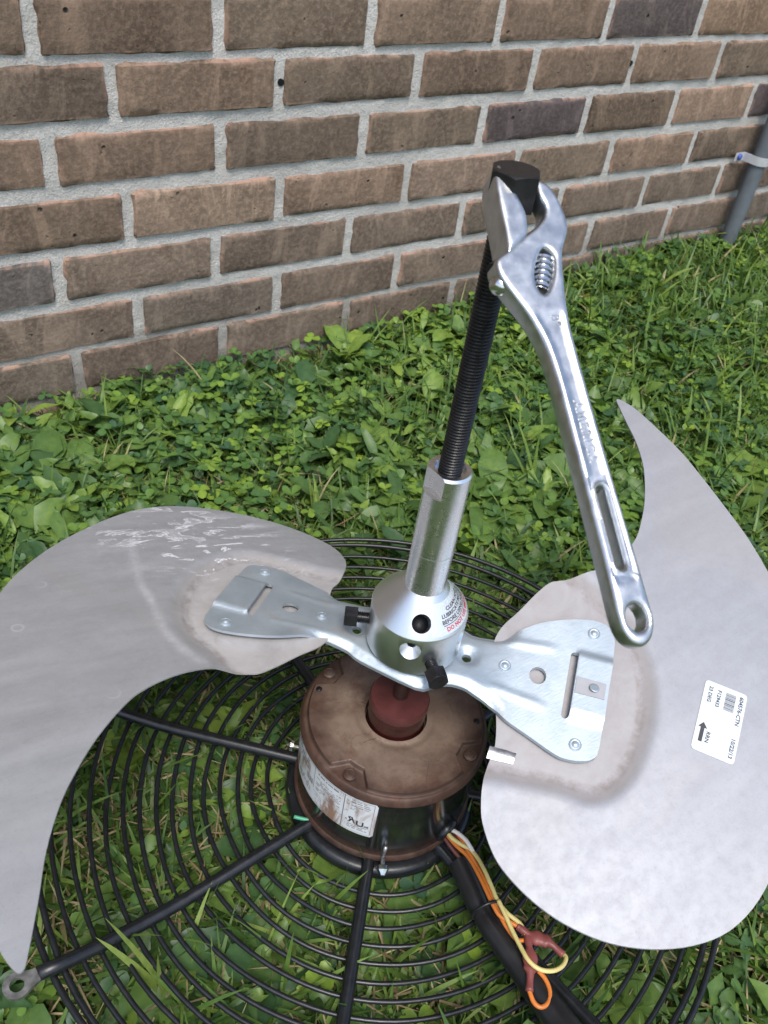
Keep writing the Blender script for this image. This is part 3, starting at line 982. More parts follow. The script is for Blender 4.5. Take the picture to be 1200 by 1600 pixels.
    add('threaded_stud', stud, MAT['bare'])
    # rubber grommet where the leads leave the shell
    add('grommet', place(lathe([(0.010, -0.004), (0.011, 0.001), (0.0085, 0.0035), (0.006, 0.0035)], 20), axis_mat((0.0725 * math.cos(R(-79)), 0.0725 * math.sin(R(-79)), 0.053), (math.cos(R(-79)), math.sin(R(-79)), -0.2))), MAT['black_coat'])
    add('green_ground_lead', tube(catmull([(-0.0715, -0.006, 0.040), (-0.0775, -0.001, 0.0405), (-0.083, 0.0035, 0.0415)], 4), 0.0016, 8), MAT['green_wire'])
    # leads
    W = {
        'orange': [[(0.0105, -0.0700, .055), (.0111, -.0854, .056), (.0130, -.0992, .058), (.0101, -.1170, .060), (.0063, -.1331, .061), (.0051, -.1399, .061), (.0051, -.1479, .060), (.0099, -.1573, .060), (.0140, -.1627, .059)],
                   [(.0175, -.0683, .055), (.0168, -.0810, .058), (.0154, -.0958, .059), (.0129, -.1155, .059), (.0095, -.1320, .060), (.0075, -.1422, .058), (.0055, -.1532, .058), (.0057, -.1663, .058), (.0100, -.1700, .058)],
                   [(.0047, -.1918, .060), (.0054, -.1988, .060), (.0030, -.2062, .060), (-.0029, -.2113, .060), (-.0093, -.2110, .060), (-.0116, -.2061, .060), (-.0093, -.1979, .060)]],
        'yellow': [[(.0125, -.0689, .056), (.0104, -.0781, .0585), (.0124, -.0855, .0590), (.0177, -.0990, .060), (.0158, -.1136, .062), (.0122, -.1276, .063), (.0093, -.1391, .063), (.0102, -.1494, .062), (.0141, -.1602, .061), (.0128, -.1703, .060)],
                   [(.0093, -.1391, .0645), (.0073, -.1514, .063), (.0052, -.1602, .063), (.0020, -.1733, .065), (.0, -.1844, .067), (.0033, -.1932, .067), (.0113, -.1983, .066), (.0204, -.1989, .064), (.0272, -.1957, .062), (.0275, -.1910, .060)]],
        'white_wire': [[(.0129, -.0711, .057), (.0163, -.0791, .060), (.0182, -.0877, .061), (.0180, -.0937, .061), (.0178, -.0984, .060)]],
        'brown_wire': [[(.0085, -.0704, .053), (.0086, -.0823, .052), (.0103, -.0950, .050)], [(.014, -.0700, .054), (.0150, -.0840, .057), (.0150, -.0935, .058)]],
    }
    nm = {'orange': 'orange_lead', 'yellow': 'yellow_lead', 'white_wire': 'white_lead', 'brown_wire': 'brown_lead'}
    for k, L in W.items():
        for pth in L:
            add(nm[k], tube(catmull(pth, 7), 0.00165, 10), MAT[k])
    # insulated spade connectors
    for pts in ([(.0118, -.1603, .060), (.0157, -.1702, .060), (.0201, -.1761, .061), (.0245, -.1822, .061), (.0277, -.1930, .060)],
                [(.0140, -.1690, .060), (.0078, -.1783, .061), (.0020, -.1855, .062), (-.0024, -.1907, .062), (-.0102, -.1992, .061)]):
        path = catmull(pts, 6)
        n = len(path)
        rad, sq = [], []
        for i in range(n):
            t = i / (n - 1)
            w = float(smooth01(0.20, 0.30, np.array(t)) * (1 - smooth01(0.62, 0.76, np.array(t))))
            rad.append(0.0027 + 0.0003 * math.sin(t * 20)); sq.append((1 + 0.15 * w, 1 + 0.95 * w))
        sq2 = [(a, b) for a, b in sq]
        # flatten in the horizontal direction: build with explicit frames
        V, F = [], []
        P = [Vector(p) for p in path]
        for i in range(n):
            t = (P[min(i + 1, n - 1)] - P[max(i - 1, 0)]).normalized()
            side = t.cross(Vector((0, 0, 1))).normalized(); up = side.cross(t)
            w = sq2[i][1]
            for k in range(12):
                a = 2 * PI * k / 12
                V.append(P[i] + side * (rad[i] * w * math.cos(a)) + up * (rad[i] * sq2[i][0] * math.sin(a)))
        for i in range(n - 1):
            for k in range(12):
                k2 = (k + 1) % 12
                F.append((i * 12 + k, i * 12 + k2, (i + 1) * 12 + k2, (i + 1) * 12 + k))
        F += [tuple(range(12)), tuple((n - 1) * 12 + k for k in range(12))]
        add('spade_connector', (V, F), MAT['connector'])
    # cable sleeve with zip tie
    S = [(.0094, -.0955, .046), (.0060, -.1121, .046), (.0008, -.1371, .046), (.0005, -.1580, .047), (.0008, -.1774, .048), (-.0004, -.2022, .050), (-.0003, -.2213, .052), (-.0008, -.2427, .055), (0.004, -.30, .05)]
    path = catmull(S, 6)
    n = len(path)
    rad = [0.0088 + 0.0022 * float(smooth01(0.1, 0.9, np.array(i / n))) - 0.0012 * math.exp(-((i - 12) / 1.6) ** 2) for i in range(n)]
    sl = add('cable_sleeve', tube(path, rad, 20), MAT['black_pvc'], sharp=60)
    ring = []
    for i in range(28):
        a = 2 * PI * i / 28
        ring.append((0.0036 + 0.0118 * math.cos(a), -0.1378 - 0.003 * math.cos(a), 0.0515 + 0.0128 * math.sin(a)))
    add('zip_tie', tube(ring, 0.0013, 6, close=True), MAT['black_pvc'], sl)
build_motor()

# ------------------------------------------------------------------ fan: spider and two blades
AZ_R = R(-46.6)
B_OUT = [(0.1205, 0.2905), (0.1245, 0.2915), (0.138, 0.283), (0.158, 0.262), (0.179, 0.238), (0.198, 0.211), (0.217, 0.183), (0.235, 0.156), (0.2515, 0.125), (0.2635, 0.097), (0.272, 0.066), (0.2752, 0.033), (0.2742, -0.003), (0.2695, -0.038), (0.2625, -0.073),
         (0.252, -0.100), (0.236, -0.1205), (0.215, -0.1335), (0.190, -0.1415), (0.165, -0.1445), (0.141, -0.1425), (0.120, -0.137), (0.1005, -0.128), (0.086, -0.1175), (0.0745, -0.1015), (0.0705, -0.089), (0.0692, -0.077), (0.0705, -0.064), (0.0725, -0.050), (0.068, -0.028), (0.058, -0.006), (0.0565, 0.014), (0.060, 0.030), (0.070, 0.046), (0.080, 0.0635), (0.0885, 0.0755), (0.097, 0.0800), (0.119, 0.0905), (0.1345, 0.105), (0.1455, 0.124), (0.1495, 0.140), (0.1515, 0.165), (0.1505, 0.190), (0.1475, 0.212), (0.1405, 0.237), (0.1315, 0.259), (0.1225, 0.283)]
PAD = [(0.03, -0.078), (0.068, -0.079), (0.09, -0.0765), (0.117, -0.075), (0.139, -0.0755), (0.155, -0.069), (0.168, -0.053), (0.176, -0.030), (0.1785, -0.005), (0.176, 0.018), (0.169, 0.038), (0.157, 0.058), (0.144, 0.070), (0.131, 0.0775), (0.112, 0.090), (0.09, 0.10), (0.03, 0.10)]
ZB = 0.2182
DRIP = [(0.2266, -0.024), (0.2181, -0.0123), (0.1990, 0.0174), (0.1810, 0.0367), (0.1600, 0.0628), (0.1380, 0.0790), (0.1227, 0.0850)]
def pad_depth(u, t):
    P = np.c_[u, t]
    L = np.array(catmull(PAD, 4, True))
    d = seg_dist(P, [L]); ins = in_poly(P, L)
    d = np.where(ins, d, 0)
    x = np.clip(d / 0.0135, 0, 1)
    return np.where(x < 0.12, x * x / 0.24, np.where(x > 0.88, 1 - 0.06 - 0.0 + 0.06 - (1 - x) ** 2 / 0.24, x - 0.06)).clip(0, 1) / 0.94 if False else 0.5 * smooth01(0, 1, x) + 0.5 * x
def blade_z(u, t, d=None):
    return ZB + 0.338 * t - 0.484 * t * t - 0.0062 * pad_depth(u, t)
def spider_z(u, t, d=None):
    au = np.abs(u); tt = t * np.sign(u)
    return 0.2172 + 0.338 * tt * smooth01(0.03, 0.08, au)

def rot3(az, dz):
    c, s = math.cos(az), math.sin(az)
    return lambda V: np.c_[V[:, 0] * c - V[:, 1] * s, V[:, 0] * s + V[:, 1] * c, V[:, 2] + dz]

def build_fan():
    Z0 = 0.2172
    fan = empty('fan_blade_assembly', (0, 0, Z0), label='two-bladed weathered aluminium fan on a galvanised spider above the motor', cat='fan')
    outl = catmull(B_OUT, 4, True)
    for side, az, mat in (('right', AZ_R, 'blade_r'), ('left', AZ_R + PI, 'blade_l')):
        V, F, P = slab(outl, [], 0.0028, lambda u, t, d: blade_z(u, t), lambda u, t, d: blade_z(u, t) - 0.0012, rot3(az, -Z0), rings=(0.0006,), bstep=0.003)
        o = mesh('blade', V, F, MAT[mat], fan, sharp=60)
        o['label'] = 'chalky pale blade carrying the white sticker' if side == 'right' else 'blade with dried water streaks'
        pd = pad_depth(P[:, 0], P[:, 1])
        PL = np.array(catmull(PAD, 4, True)); pdist = np.where(in_poly(P, PL), seg_dist(P, [PL]), 0)
        st = (4 * pd * (1 - pd)) ** 0.6
        cr = smooth01(0.55, 0.97, pd) * np.exp(-(np.maximum(pdist - 0.0135, 0) / 0.0022) ** 2)
        spl = np.exp(-(((P[:, 0] - 0.20) / 0.075) ** 2 + ((P[:, 1] + 0.070) / 0.055) ** 2)) * 1.3
        DL = np.array(catmull(DRIP, 6)); seg = np.array([[q, w_] for q, w_ in zip(DL[:-1], DL[1:])])
        dd = np.min([np.hypot(*(P - q).T) for q in DL], axis=0)
        drp = np.exp(-(dd / 0.0032) ** 2)
        for nm, val in (('pad', pd), ('step', st), ('crease', cr), ('splash', spl), ('drip', drp)):
            at = o.data.attributes.new(nm, 'FLOAT', 'POINT'); at.data.foreach_set('value', np.r_[val, val].astype(np.float32))
    # spider
    half = [(0.0309, 0.0268), (0.0417, 0.0222), (0.055, 0.0212), (0.066, 0.0225), (0.0745, 0.029), (0.087, 0.0372), (0.1, 0.0430), (0.1146, 0.0475), (0.127, 0.0492), (0.1358, 0.0465), (0.1412, 0.036), (0.1408, 0.0), (0.1404, -0.038), (0.1372, -0.0462), (0.130, -0.0495), (0.121, -0.0508), (0.1117, -0.0497), (0.092, -0.0425), (0.0747, -0.0362), (0.0686, -0.0322), (0.0604, -0.0285), (0.05, -0.0262), (0.0424, -0.0248), (0.0309, -0.0265), (0.0215, -0.0325), (0.0105, -0.0366)]
    full = half + [(-u, -t) for u, t in half]
    outl = catmull(full, 3, True)
    def circ(u, t, r, n=18): return [(u + r * math.cos(2 * PI * k / n), t + r * math.sin(2 * PI * k / n)) for k in range(n)]
    holes = []
    for s in (1, -1):
        holes.append(circ(0.0914 * s, -0.0009 * s, 0.0060))
        holes.append(circ(0.0405 * s, 0.0005 * s, 0.0034))
        sl = []
        for k in range(9):
            a = PI * k / 8
            sl.append((0.1143 + 0.0026 * math.cos(a), 0.0195 + 0.0026 * math.sin(a)))
        for k in range(9):
            a = PI + PI * k / 8
            sl.append((0.1143 + 0.0026 * math.cos(a), -0.0225 + 0.0026 * math.sin(a)))
        holes.append([(p[0] * s, p[1] * s) for p in sl])
    def top(u, t, d):
        z = spider_z(u, t)
        au = np.abs(u)
        tt = t * np.sign(u)
        lip = smooth01(0.0065, 0.0, d) * (1 - smooth01(0.062, 0.075, au))
        z = z - 0.0042 * lip
        strap = smooth01(0.1150, 0.1172, au) * smooth01(0.0255, 0.0195, np.abs(tt + 0.0005))
        z = z + 0.0034 * strap
        rib = smooth01(0.004, 0.0, np.abs(np.abs(tt) - 0.018 - 0.1 * np.maximum(au - 0.07, 0))) * smooth01(0.055, 0.065, au) * (1 - smooth01(0.09, 0.105, au))
        return z + 0.0010 * rib
    V, F, P = slab(outl, holes, 0.0022, top, lambda u, t, d: top(u, t, d) - 0.0026, rot3(AZ_R, -Z0), rings=(0.0006, 0.0022), bstep=0.0018)
    sp = mesh('spider', V, F, MAT['galv'], fan, sharp=55)
    to = rot3(AZ_R, -Z0)
    for s in (1, -1):
        for (u, t) in ((0.1255, 0.0391), (0.0676, -0.0005), (0.1243, -0.0405)):
            z = float(spider_z(np.array([u * s]), np.array([t * s]))[0])
            v, f = lathe([(0.0044, -0.0005), (0.0044, 0.0007), (0.0038, 0.0011), (0.0032, 0.0006), (0.0026, 0.0007), (0.0020, 0.0016), (0.0009, 0.0021)], 20)
            nrm = Vector((0, -0.338 * s if False else -0.338, 1))
            m = axis_mat((0, 0, 0), (0, -0.338 * s, 1) if s > 0 else (0, 0.338, 1))
            vv = np.array([tuple(m @ Vector(p)) for p in v]) + np.array([u * s, t * s, z])
            mesh('rivet', to(vv), f, MAT['galv'], sp, sharp=50)
    # pressed tab with a spot weld under the right-hand strap
    tabv = slab([(0.1178, -0.0082), (0.1385, -0.0080), (0.1385, 0.0030), (0.1178, 0.0032)], [], 0.004, lambda u, t, d: spider_z(u, t) + 0.0041, lambda u, t, d: spider_z(u, t) + 0.0030, to)
    tb = mesh('retaining_tab', tabv[0], tabv[1], MAT['blade_r'], sp, sharp=40)
    z = float(spider_z(np.array([0.1304]), np.array([-0.0026]))[0]) + 0.0041
    v, f = lathe([(0.0036, 0), (0.0034, 0.0004), (0.0026, 0.0004)], 16)
    mesh('spot_weld', to(np.array(v) + np.array([0.1304, -0.0026, z + 0.0012])), f, MAT['galv'], tb)
    # bare wire clip on the rim of the right blade
    cl = slab([(0.0685, -0.0605), (0.0865, -0.0600), (0.0875, -0.0520), (0.0690, -0.0525)], [], 0.003, lambda u, t, d: blade_z(u, t) + 0.0020 - 0.0012 * ((t + 0.0565) / 0.004) ** 2, lambda u, t, d: blade_z(u, t) + 0.0006, to, bstep=0.002)
    c1 = mesh('balance_clip', cl[0], cl[1], MAT['bare'], fan, sharp=40)
    # hub boss under the spider
    mesh('hub_boss', *lathe([(0.0125, -0.016), (0.0125, -0.003)], 28), MAT['bare'], fan, sharp=40)

    # sticker on the right blade
    A = np.array([0.2072, 0.0268]); ax = np.array([-0.0069, -0.0493]); ax /= np.linalg.norm(ax)
    ay = np.array([-ax[1], ax[0]])
    LP, LQ = 0.0498, 0.0295
    def uv(p, q): return A + ax * p + ay * q
    rc = 0.0025
    rr = []
    for cx, cy, a0 in ((LP - rc, LQ - rc, 0), (rc, LQ - rc, PI / 2), (rc, rc, PI), (LP - rc, rc, 1.5 * PI)):
        for k in range(6):
            a = a0 + PI / 2 * k / 5
            rr.append(tuple(uv(cx + rc * math.cos(a), cy + rc * math.sin(a))))
    V, F, _ = slab(rr, [], 0.004, lambda u, t, d: blade_z(u, t) + 0.0006, lambda u, t, d: blade_z(u, t) + 0.0002, to)
    stk = mesh('sticker', V, F, MAT['sticker'], fan, sharp=40)
    def onblade(vf, off):
        v, f = vf
        v = np.asarray(v)
        q = np.array([uv(p[0], p[1]) for p in v])
        z = blade_z(q[:, 0], q[:, 1]) + off
        return to(np.c_[q, z]), f
    def txt(s, size, p, q, sp_=1.0):
        v, f = text_vf(s, size, 'LEFT', sp_)
        if len(v): v = v + np.array([p, q - size * 0.36, 0])
        return onblade((v, f), 0.0009)
    prn = [txt('604576-CTN', 0.0039, 0.0030, 0.0262), txt('10/22/13', 0.0039, 0.0330, 0.0262), txt('F129433', 0.0036, 0.0042, 0.0108), txt('23 DEG', 0.0036, 0.0036, 0.0048), txt('RRN', 0.0039, 0.0352, 0.0092)]
    x = 0.0040
    for w in (0.4, 0.4, 0.8, 0.4, 0.4, 0.8, 1.1, 0.4, 0.4, 0.4, 1.1, 0.8, 0.4, 0.4, 0.8, 0.4, 0.4):
        w2 = w * 0.00058
        v = [(x, 0.0152, 0), (x + w2, 0.0152, 0), (x + w2, 0.0222, 0), (x, 0.0222, 0)]
        prn.append(onblade((v, [(0, 1, 2, 3)]), 0.0009)); x += w2 + 0.00042
    arr = [(0.0435, 0.0034, 0), (0.0435, 0.0060, 0), (0.0338, 0.0060, 0), (0.0338, 0.0078, 0), (0.0300, 0.0047, 0), (0.0338, 0.0016, 0), (0.0338, 0.0034, 0)]
    prn.append(onblade((arr, [(0, 2, 1)[::1], (0, 6, 2), (3, 5, 4)] if False else [(6, 0, 1, 2), (5, 6, 2, 3, 4)]), 0.0009))
    mesh('lettering', *join(*prn), MAT['ink'], stk, smooth=False)
build_fan()

# ------------------------------------------------------------------ hub puller
def helix_thread(r0, r1, z0, z1, pitch, n=28):
    prof = [(r0, 0.0), (r1, 0.32), (r1, 0.5), (r0, 0.82)]
    turns = int((z1 - z0) / pitch)
    V, F = [], []
    rows = turns * 4
    for i in range(rows + 1):
        r, fr = prof[i % 4]
        base = z0 + (i // 4 + fr) * pitch
        for k in range(n):
            a = 2 * PI * k / n
            V.append((r * math.cos(a), r * math.sin(a), min(max(base + pitch * k / n - pitch * 0.5, z0), z1)))
    for i in range(rows):
        for k in range(n - 1):
            F.append((i * n + k, i * n + k + 1, (i + 1) * n + k + 1, (i + 1) * n + k))
        if i + 4 <= rows:
            F.append((i * n + n - 1, (i + 4) * n + 0, (i + 5) * n + 0 if i + 5 <= rows else (i + 4) * n, (i + 1) * n + n - 1) if i + 5 <= rows else (i * n + n - 1, (i + 4) * n, (i + 1) * n + n - 1))
    F.append(tuple(reversed(range(n)))); F.append(tuple(rows * n + k for k in range(n)))
    return V, F

def hexa(r, z0, z1, ch=0.0012, phase=0.0):
    V, F = [], []
    n = 48
    apo = r * math.cos(PI / 6)
    rows = [(z0, 1.0), (z1 - ch, 1.0), (z1, None)]
    def rad(a):
        b = (a - phase + PI / 6) % (PI / 3) - PI / 6
        # corners at phase
        b = (a - phase) % (PI / 3) - PI / 6
        return apo / math.cos(b)
    lim = apo * 1.02
    prof = []
    for k in range(n):
        a = phase + 2 * PI * k / n
        prof.append((a, rad(a)))
    rows = []
    rows.append([(rr, z0) for a, rr in prof])
    rows.append([(rr, z1 - max(0.0003, (rr - lim) * 0.62)) for a, rr in prof])
    rows.append([(min(rr, lim) * 0.985, z1) for a, rr in prof])
    for row in rows:
        for (a, _), (rr, z) in zip(prof, row):
            V.append((rr * math.cos(a), rr * math.sin(a), z))
    for i in range(2):
        for k in range(n):
            k2 = (k + 1) % n
            F.append((i * n + k, i * n + k2, (i + 1) * n + k2, (i + 1) * n + k))
    F.append(tuple(reversed(range(n)))); F.append(tuple(2 * n + k for k in range(n)))
    return V, F

def build_puller():
    Z0 = 0.2205
    pu = empty('hub_puller', (0, 0, Z0), label='machined aluminium hub puller with black threaded forcing screw standing on the fan hub', cat='puller')
    sh = lambda vf: ([(p[0], p[1], p[2] - Z0) for p in vf[0]], vf[1])
    body = lathe([(0.0325, 0.2205), (0.0335, 0.2214), (0.0335, 0.2552), (0.0330, 0.2562), (0.0143, 0.2776), (0.0125, 0.2776)], 96)
    cut = []
    # tapped and countersunk radial holes
    def radial(az, z, r, depth=0.02, sink=None):
        a = R(az); d = Vector((math.cos(a), math.sin(a), 0)); p = d * (0.0335 - depth) + Vector((0, 0, z))
        prof = [(r, 0), (r, depth - (sink[1] if sink else 0))]
        if sink: prof += [(sink[0], depth + 0.0006)]
        prof += [((sink[0] if sink else r), depth + 0.01)]
        return place(lathe(prof, 28), axis_mat(p, d))
    cut.append(radial(-134, 0.2445, 0.0028, 0.02, (0.0086, 0.0060)))
    cut.append(radial(-58, 0.2445, 0.0028, 0.02, (0.0086, 0.0060)))
    cut.append(radial(60, 0.2445, 0.0028, 0.02, (0.0086, 0.0060)))
    cut.append(radial(145, 0.236, 0.0046, 0.02, (0.0072, 0.0025)))
    cut.append(radial(-107, 0.2335, 0.0040, 0.02))
    # cross bore in the cone
    a = R(-126); nrm = Vector((math.cos(a) * 0.66, math.sin(a) * 0.66, 0.75))
    p = Vector((0.0258 * math.cos(a), 0.0258 * math.sin(a), 0.2644))
    cut.append(place(lathe([(0.0065, -0.022), (0.0065, 0.02)], 36), axis_mat(p, nrm)))
    b = boolean(sh(body), [sh(c) for c in cut], 'body', MAT['alu'], pu, 28)
    bore = place(lathe([(0.0001, -0.0205), (0.0066, -0.0200), (0.0066, -0.0035)], 32, False, False), axis_mat(p, nrm))
    mesh('bore_lining', *sh(bore), MAT['dark_hole'], b)
    # barrel with two wrench flats
    tubev = lathe([(0.0140, 0.2765), (0.0140, 0.3742), (0.0128, 0.3758), (0.0098, 0.3758), (0.0092, 0.3748), (0.0092, 0.372), (0.0080, 0.372)], 72)
    cuts = []
    for az in (-176, 4):
        a = R(az)
        cuts.append(place(box_mesh((-0.02, -0.02, 0.0112), (0.02, 0.02, 0.03)), axis_mat((0, 0, 0.3795), (math.cos(a), math.sin(a), 0), (0, 0, 1))))
    boolean(sh(tubev), [sh(c) for c in cuts], 'barrel', MAT['alu_tube'], pu, 28)
    mesh('seam_line', *sh(lathe([(0.01402, 0.3105), (0.01415, 0.3108), (0.01402, 0.3111)], 72, False, False)), MAT['alu'], pu)
    # forcing screw
    fs = mesh('forcing_screw', *sh(helix_thread(0.0063, 0.0072, 0.366, 0.5395, 0.00205, 30)), MAT['black_oxide'], pu, sharp=25)
    hx = hexa(0.0127, 0.5350, 0.5525, 0.0012, R(-131))
    mesh('hex_head', *sh(hx), MAT['black_oxide'], fs, sharp=25)
    # clamp bolts
    for az, z in ((145, 0.236), (-107, 0.2335)):
        a = R(az); d = Vector((math.cos(a), math.sin(a), 0.0))
        m = axis_mat(Vector((0, 0, z)), d, (0, 0, 1))
        th = place(helix_thread(0.0036, 0.0042, 0.024, 0.0432, 0.0013, 18), m)
        bl = mesh('clamp_bolt', *sh(th), MAT['black_oxide'], pu, sharp=25)
        hd = place(hexa(0.0078, 0.0415, 0.0505, 0.0008, 0.3), m)
        cup = place(lathe([(0.0045, 0.0497), (0.0045, 0.0509), (0.0036, 0.0509), (0.003, 0.0500)], 20), m)
        mesh('hex_head', *sh(hd), MAT['black_oxide'], bl, sharp=25)
    # warning decal wrapped on the cone
    r0, z0_, r1, z1_ = 0.0330, 0.2562, 0.0143, 0.2776
    SL = math.hypot(r1 - r0, z1_ - z0_)
    nx, nz_ = (z1_ - z0_) / SL, (r0 - r1) / SL
    def cone(az, s, off):
        r = r0 + (r1 - r0) * s / SL + nx * off; z = z0_ + (z1_ - z0_) * s / SL + nz_ * off
        return (r * math.cos(az), r * math.sin(az), z)
    V, F = [], []
    na, ns = 60, 8
    for i in range(na + 1):
        az = R(-112 + 112 * i / na)
        for k in range(ns + 1):
            V.append(cone(az, 0.0016 + 0.0222 * k / ns, 0.00012))
    for i in range(na):
        for k in range(ns):
            q = i * (ns + 1) + k
            F.append((q, q + ns + 1, q + ns + 2, q + 1))
    dec = mesh('warning_label', *sh((V, F)), MAT['decal'], pu)
    AZC = -51
    def line(s, size, sl, az=AZC):
        v, f = text_vf(s, size, 'CENTER', 1.0)
        rl = r0 + (r1 - r0) * (sl + size * 0.35) / SL
        return [cone(R(az) + p[0] / rl, sl + p[1], 0.0003) for p in v], f
    blk = [line('CLEAN AND', 0.0039, 0.0166), line('LUBRICATE MOTOR', 0.0039, 0.0126), line('BEFORE USING PULLER', 0.0039, 0.0086)]
    und = []
    for i in range(40):
        und += [cone(R(-93 + 84 * i / 39), 0.0073, 0.0003), cone(R(-93 + 84 * i / 39), 0.0077, 0.0003)]
    blk.append((und, [(2 * i, 2 * i + 2, 2 * i + 3, 2 * i + 1) for i in range(39)]))
    mesh('lettering', *sh(join(*blk)), MAT['ink'], dec, smooth=False)
    mesh('red_lettering', *sh(line('DO NOT USE IMPACT', 0.0041, 0.0034)), MAT['ink_red'], dec, smooth=False)
build_puller()

# ------------------------------------------------------------------ adjustable wrench
def build_wrench():
    w = Vector((-0.19982555, -0.81443768, -0.54475776)); s = Vector((-0.97119489, 0.23828656, 0.0)); n = Vector((-0.12980845, -0.52906595, 0.83859346))
    Hd = Vector((0, 0, 0.544))
    wr = empty('adjustable_wrench', Hd, label='satin chrome adjustable wrench hanging from the black screw head', cat='wrench')
    W, S, N = np.array(w), np.array(s), np.array(n)
    to = lambda V: (V[:, :1] * W + V[:, 1:2] * S + V[:, 2:3] * N) * 0.001
    def vf_to(vf): return to(np.array([tuple(p) for p in vf[0]], float)), vf[1]
    body = [(0.8, -9.6), (0.2, -11.8), (4.0, -16.4), (11.5, -19.0), (19.7, -20.0), (26.5, -19.2), (31, -17.0), (35.5, -14.4), (41, -12.2), (50, -10.2), (61, -8.3), (75, -7.1), (105, -6.7), (145, -6.9), (180, -7.4), (200, -7.6), (209, -7.4), (215.5, -4.4), (218.5, 0.4), (217.0, 5.2), (212, 8.3), (204, 9.2), (185, 8.6), (145, 8.0), (105, 7.6), (88, 8.2), (78, 9.8), (68, 13.0), (60, 16.8), (52, 20.6), (46, 22.4), (41, 22.0), (38.2, 19.0), (36.0, 14.4), (32.0, 8.6), (27.8, 2.5), (24.6, -2.6), (21, -6.9), (17.7, -9.4), (13.4, -10.3), (9.6, -9.4), (6.0, -8.8)]
    outl = catmull(body, 3, True)
    win = catmull([(35.8, -3.2), (38.6, -7.4), (46, -6.2), (54, -2.6), (58.6, 2.6), (52.5, 5.0), (44, 2.6)], 3, True)
    slot = []
    for k in range(7):
        a = PI / 2 + PI * k / 6; slot.append((151.5 + 2.0 * math.cos(a), 0.8 + 2.0 * math.sin(a)))
    for k in range(7):
        a = -PI / 2 + PI * k / 6; slot.append((183.5 + 2.0 * math.cos(a), 1.2 + 2.0 * math.sin(a)))
    hole = [(206.5 + 5.6 * math.cos(2 * PI * k / 24), 0.6 + 4.6 * math.sin(2 * PI * k / 24)) for k in range(24)]
    def prof(u, v, d):
        T = 6.0 - 0.3 * smooth01(45, 75, u)
        rr = 2.0 + 1.0 * smooth01(55, 80, u)
        e = np.clip(d / rr, 0, 1)
        z = T - rr * (1 - np.sqrt(np.clip(1 - (1 - e) ** 2, 0, 1))) * 0.95
        panel = smooth01(3.1, 4.0, d + 1.4 * (np.abs(u - 167) < 22)) * smooth01(66, 72, u) * (1 - smooth01(188, 194, u))
        return z - 1.15 * panel
    V, F, P = slab(outl, [win, slot, hole], 1.3, lambda u, v, d: prof(u, v, d), lambda u, v, d: -prof(u, v, d), to, rings=(0.35, 0.9, 1.7, 2.6, 3.6), bstep=1.1)
    bd = mesh('body', V, F, MAT['chrome'], wr, sharp=55)
    jaw = [(30.0, 4.5), (26.5, 2.4), (19, 1.2), (12, 2.2), (5, 4.0), (-2, 5.5), (-6.6, 6.6), (-8.0, 8.0), (-6.0, 10.2), (-1, 12.2), (6, 13.2), (12.5, 13.8), (22, 14.4), (30, 15.0), (37.5, 15.5), (36.5, 13.0)]
    jo = catmull(jaw, 3, True)
    def jprof(u, v, d):
        T = 7.6 - 1.0 * smooth01(5, -8, u)
        e = np.clip(d / 2.2, 0, 1)
        return T - 2.2 * (1 - np.sqrt(np.clip(1 - (1 - e) ** 2, 0, 1)))
    V, F, P = slab(jo, [], 1.2, lambda u, v, d: jprof(u, v, d), lambda u, v, d: -jprof(u, v, d) - 3.0, to, rings=(0.35, 0.9, 1.7), bstep=1.0)
    mesh('moving_jaw', V, F, MAT['chrome'], wr, sharp=55)
    # slide rail of the moving jaw under the head
    vf = place(lathe([(4.4, -8), (4.4, 26)], 20), axis_mat((31.5, -2.0, -1.0), (9.2, 18.0, 0)))
    mesh('jaw_rail', *vf_to(vf), MAT['dark_hole'], wr, sharp=40)
    # knurled worm
    rows = []
    L0 = 18.0
    for i in range(61):
        x = L0 * i / 60
        ph = (x / 3.0) % 1.0
        r = 5.4 if 0.2 < ph < 0.72 else 4.2
        if i in (0, 60): r = 3.2
        rows.append((r, x))
    vf = place(lathe(rows, 28), axis_mat((38.2, -5.6, -0.2), (19.0, 8.0, 0)))
    mesh('worm_screw', *vf_to(vf), MAT['chrome_hi'], wr, sharp=30)
    vf = place(lathe([(4.6, -4.0), (4.6, 0.4), (4.2, 1.5), (3.0, 2.6), (1.2, 3.2)], 24), axis_mat((50.5, 20.6, -0.4), (0.45, 0.85, 0.25)))
    mesh('pivot_pin', *vf_to(vf), MAT['chrome_hi'], wr, sharp=50)
    # raised lettering in the panel
    def emb(t, size, u0, v0, flip=False):
        v, f = text_vf(t, size, 'LEFT', 1.15)
        if len(v) == 0: return v, f
        P_ = []
        for p in v:
            u, vv = u0 + p[0], v0 - p[1]
            P_.append((u, -(-vv), 0))
        arr = np.array(P_)
        # letters run towards the hanging end with their feet to the moving-jaw side
        nb = len(arr)
        top = np.c_[arr[:, 0], arr[:, 1], np.full(nb, 5.2)]; bot = np.c_[arr[:, 0], arr[:, 1], np.full(nb, 4.2)]
        VV = np.r_[top, bot]
        FF = [tuple(q[::-1]) for q in f]
        cnt = {}
        for q in FF:
            for i in range(len(q)): cnt[(q[i], q[(i + 1) % len(q)])] = 1
        S_ = [(i, i + nb, j + nb, j) for (i, j) in cnt if (j, i) not in cnt]
        return to(VV), FF + S_
    mesh('lettering', *emb('AMERICA', 6.2, 110.0, 2.2), MAT['chrome'], bd, smooth=False)
    mesh('size_mark', *emb('8"', 6.0, 68.5, 2.0), MAT['chrome'], bd, smooth=False)
build_wrench()

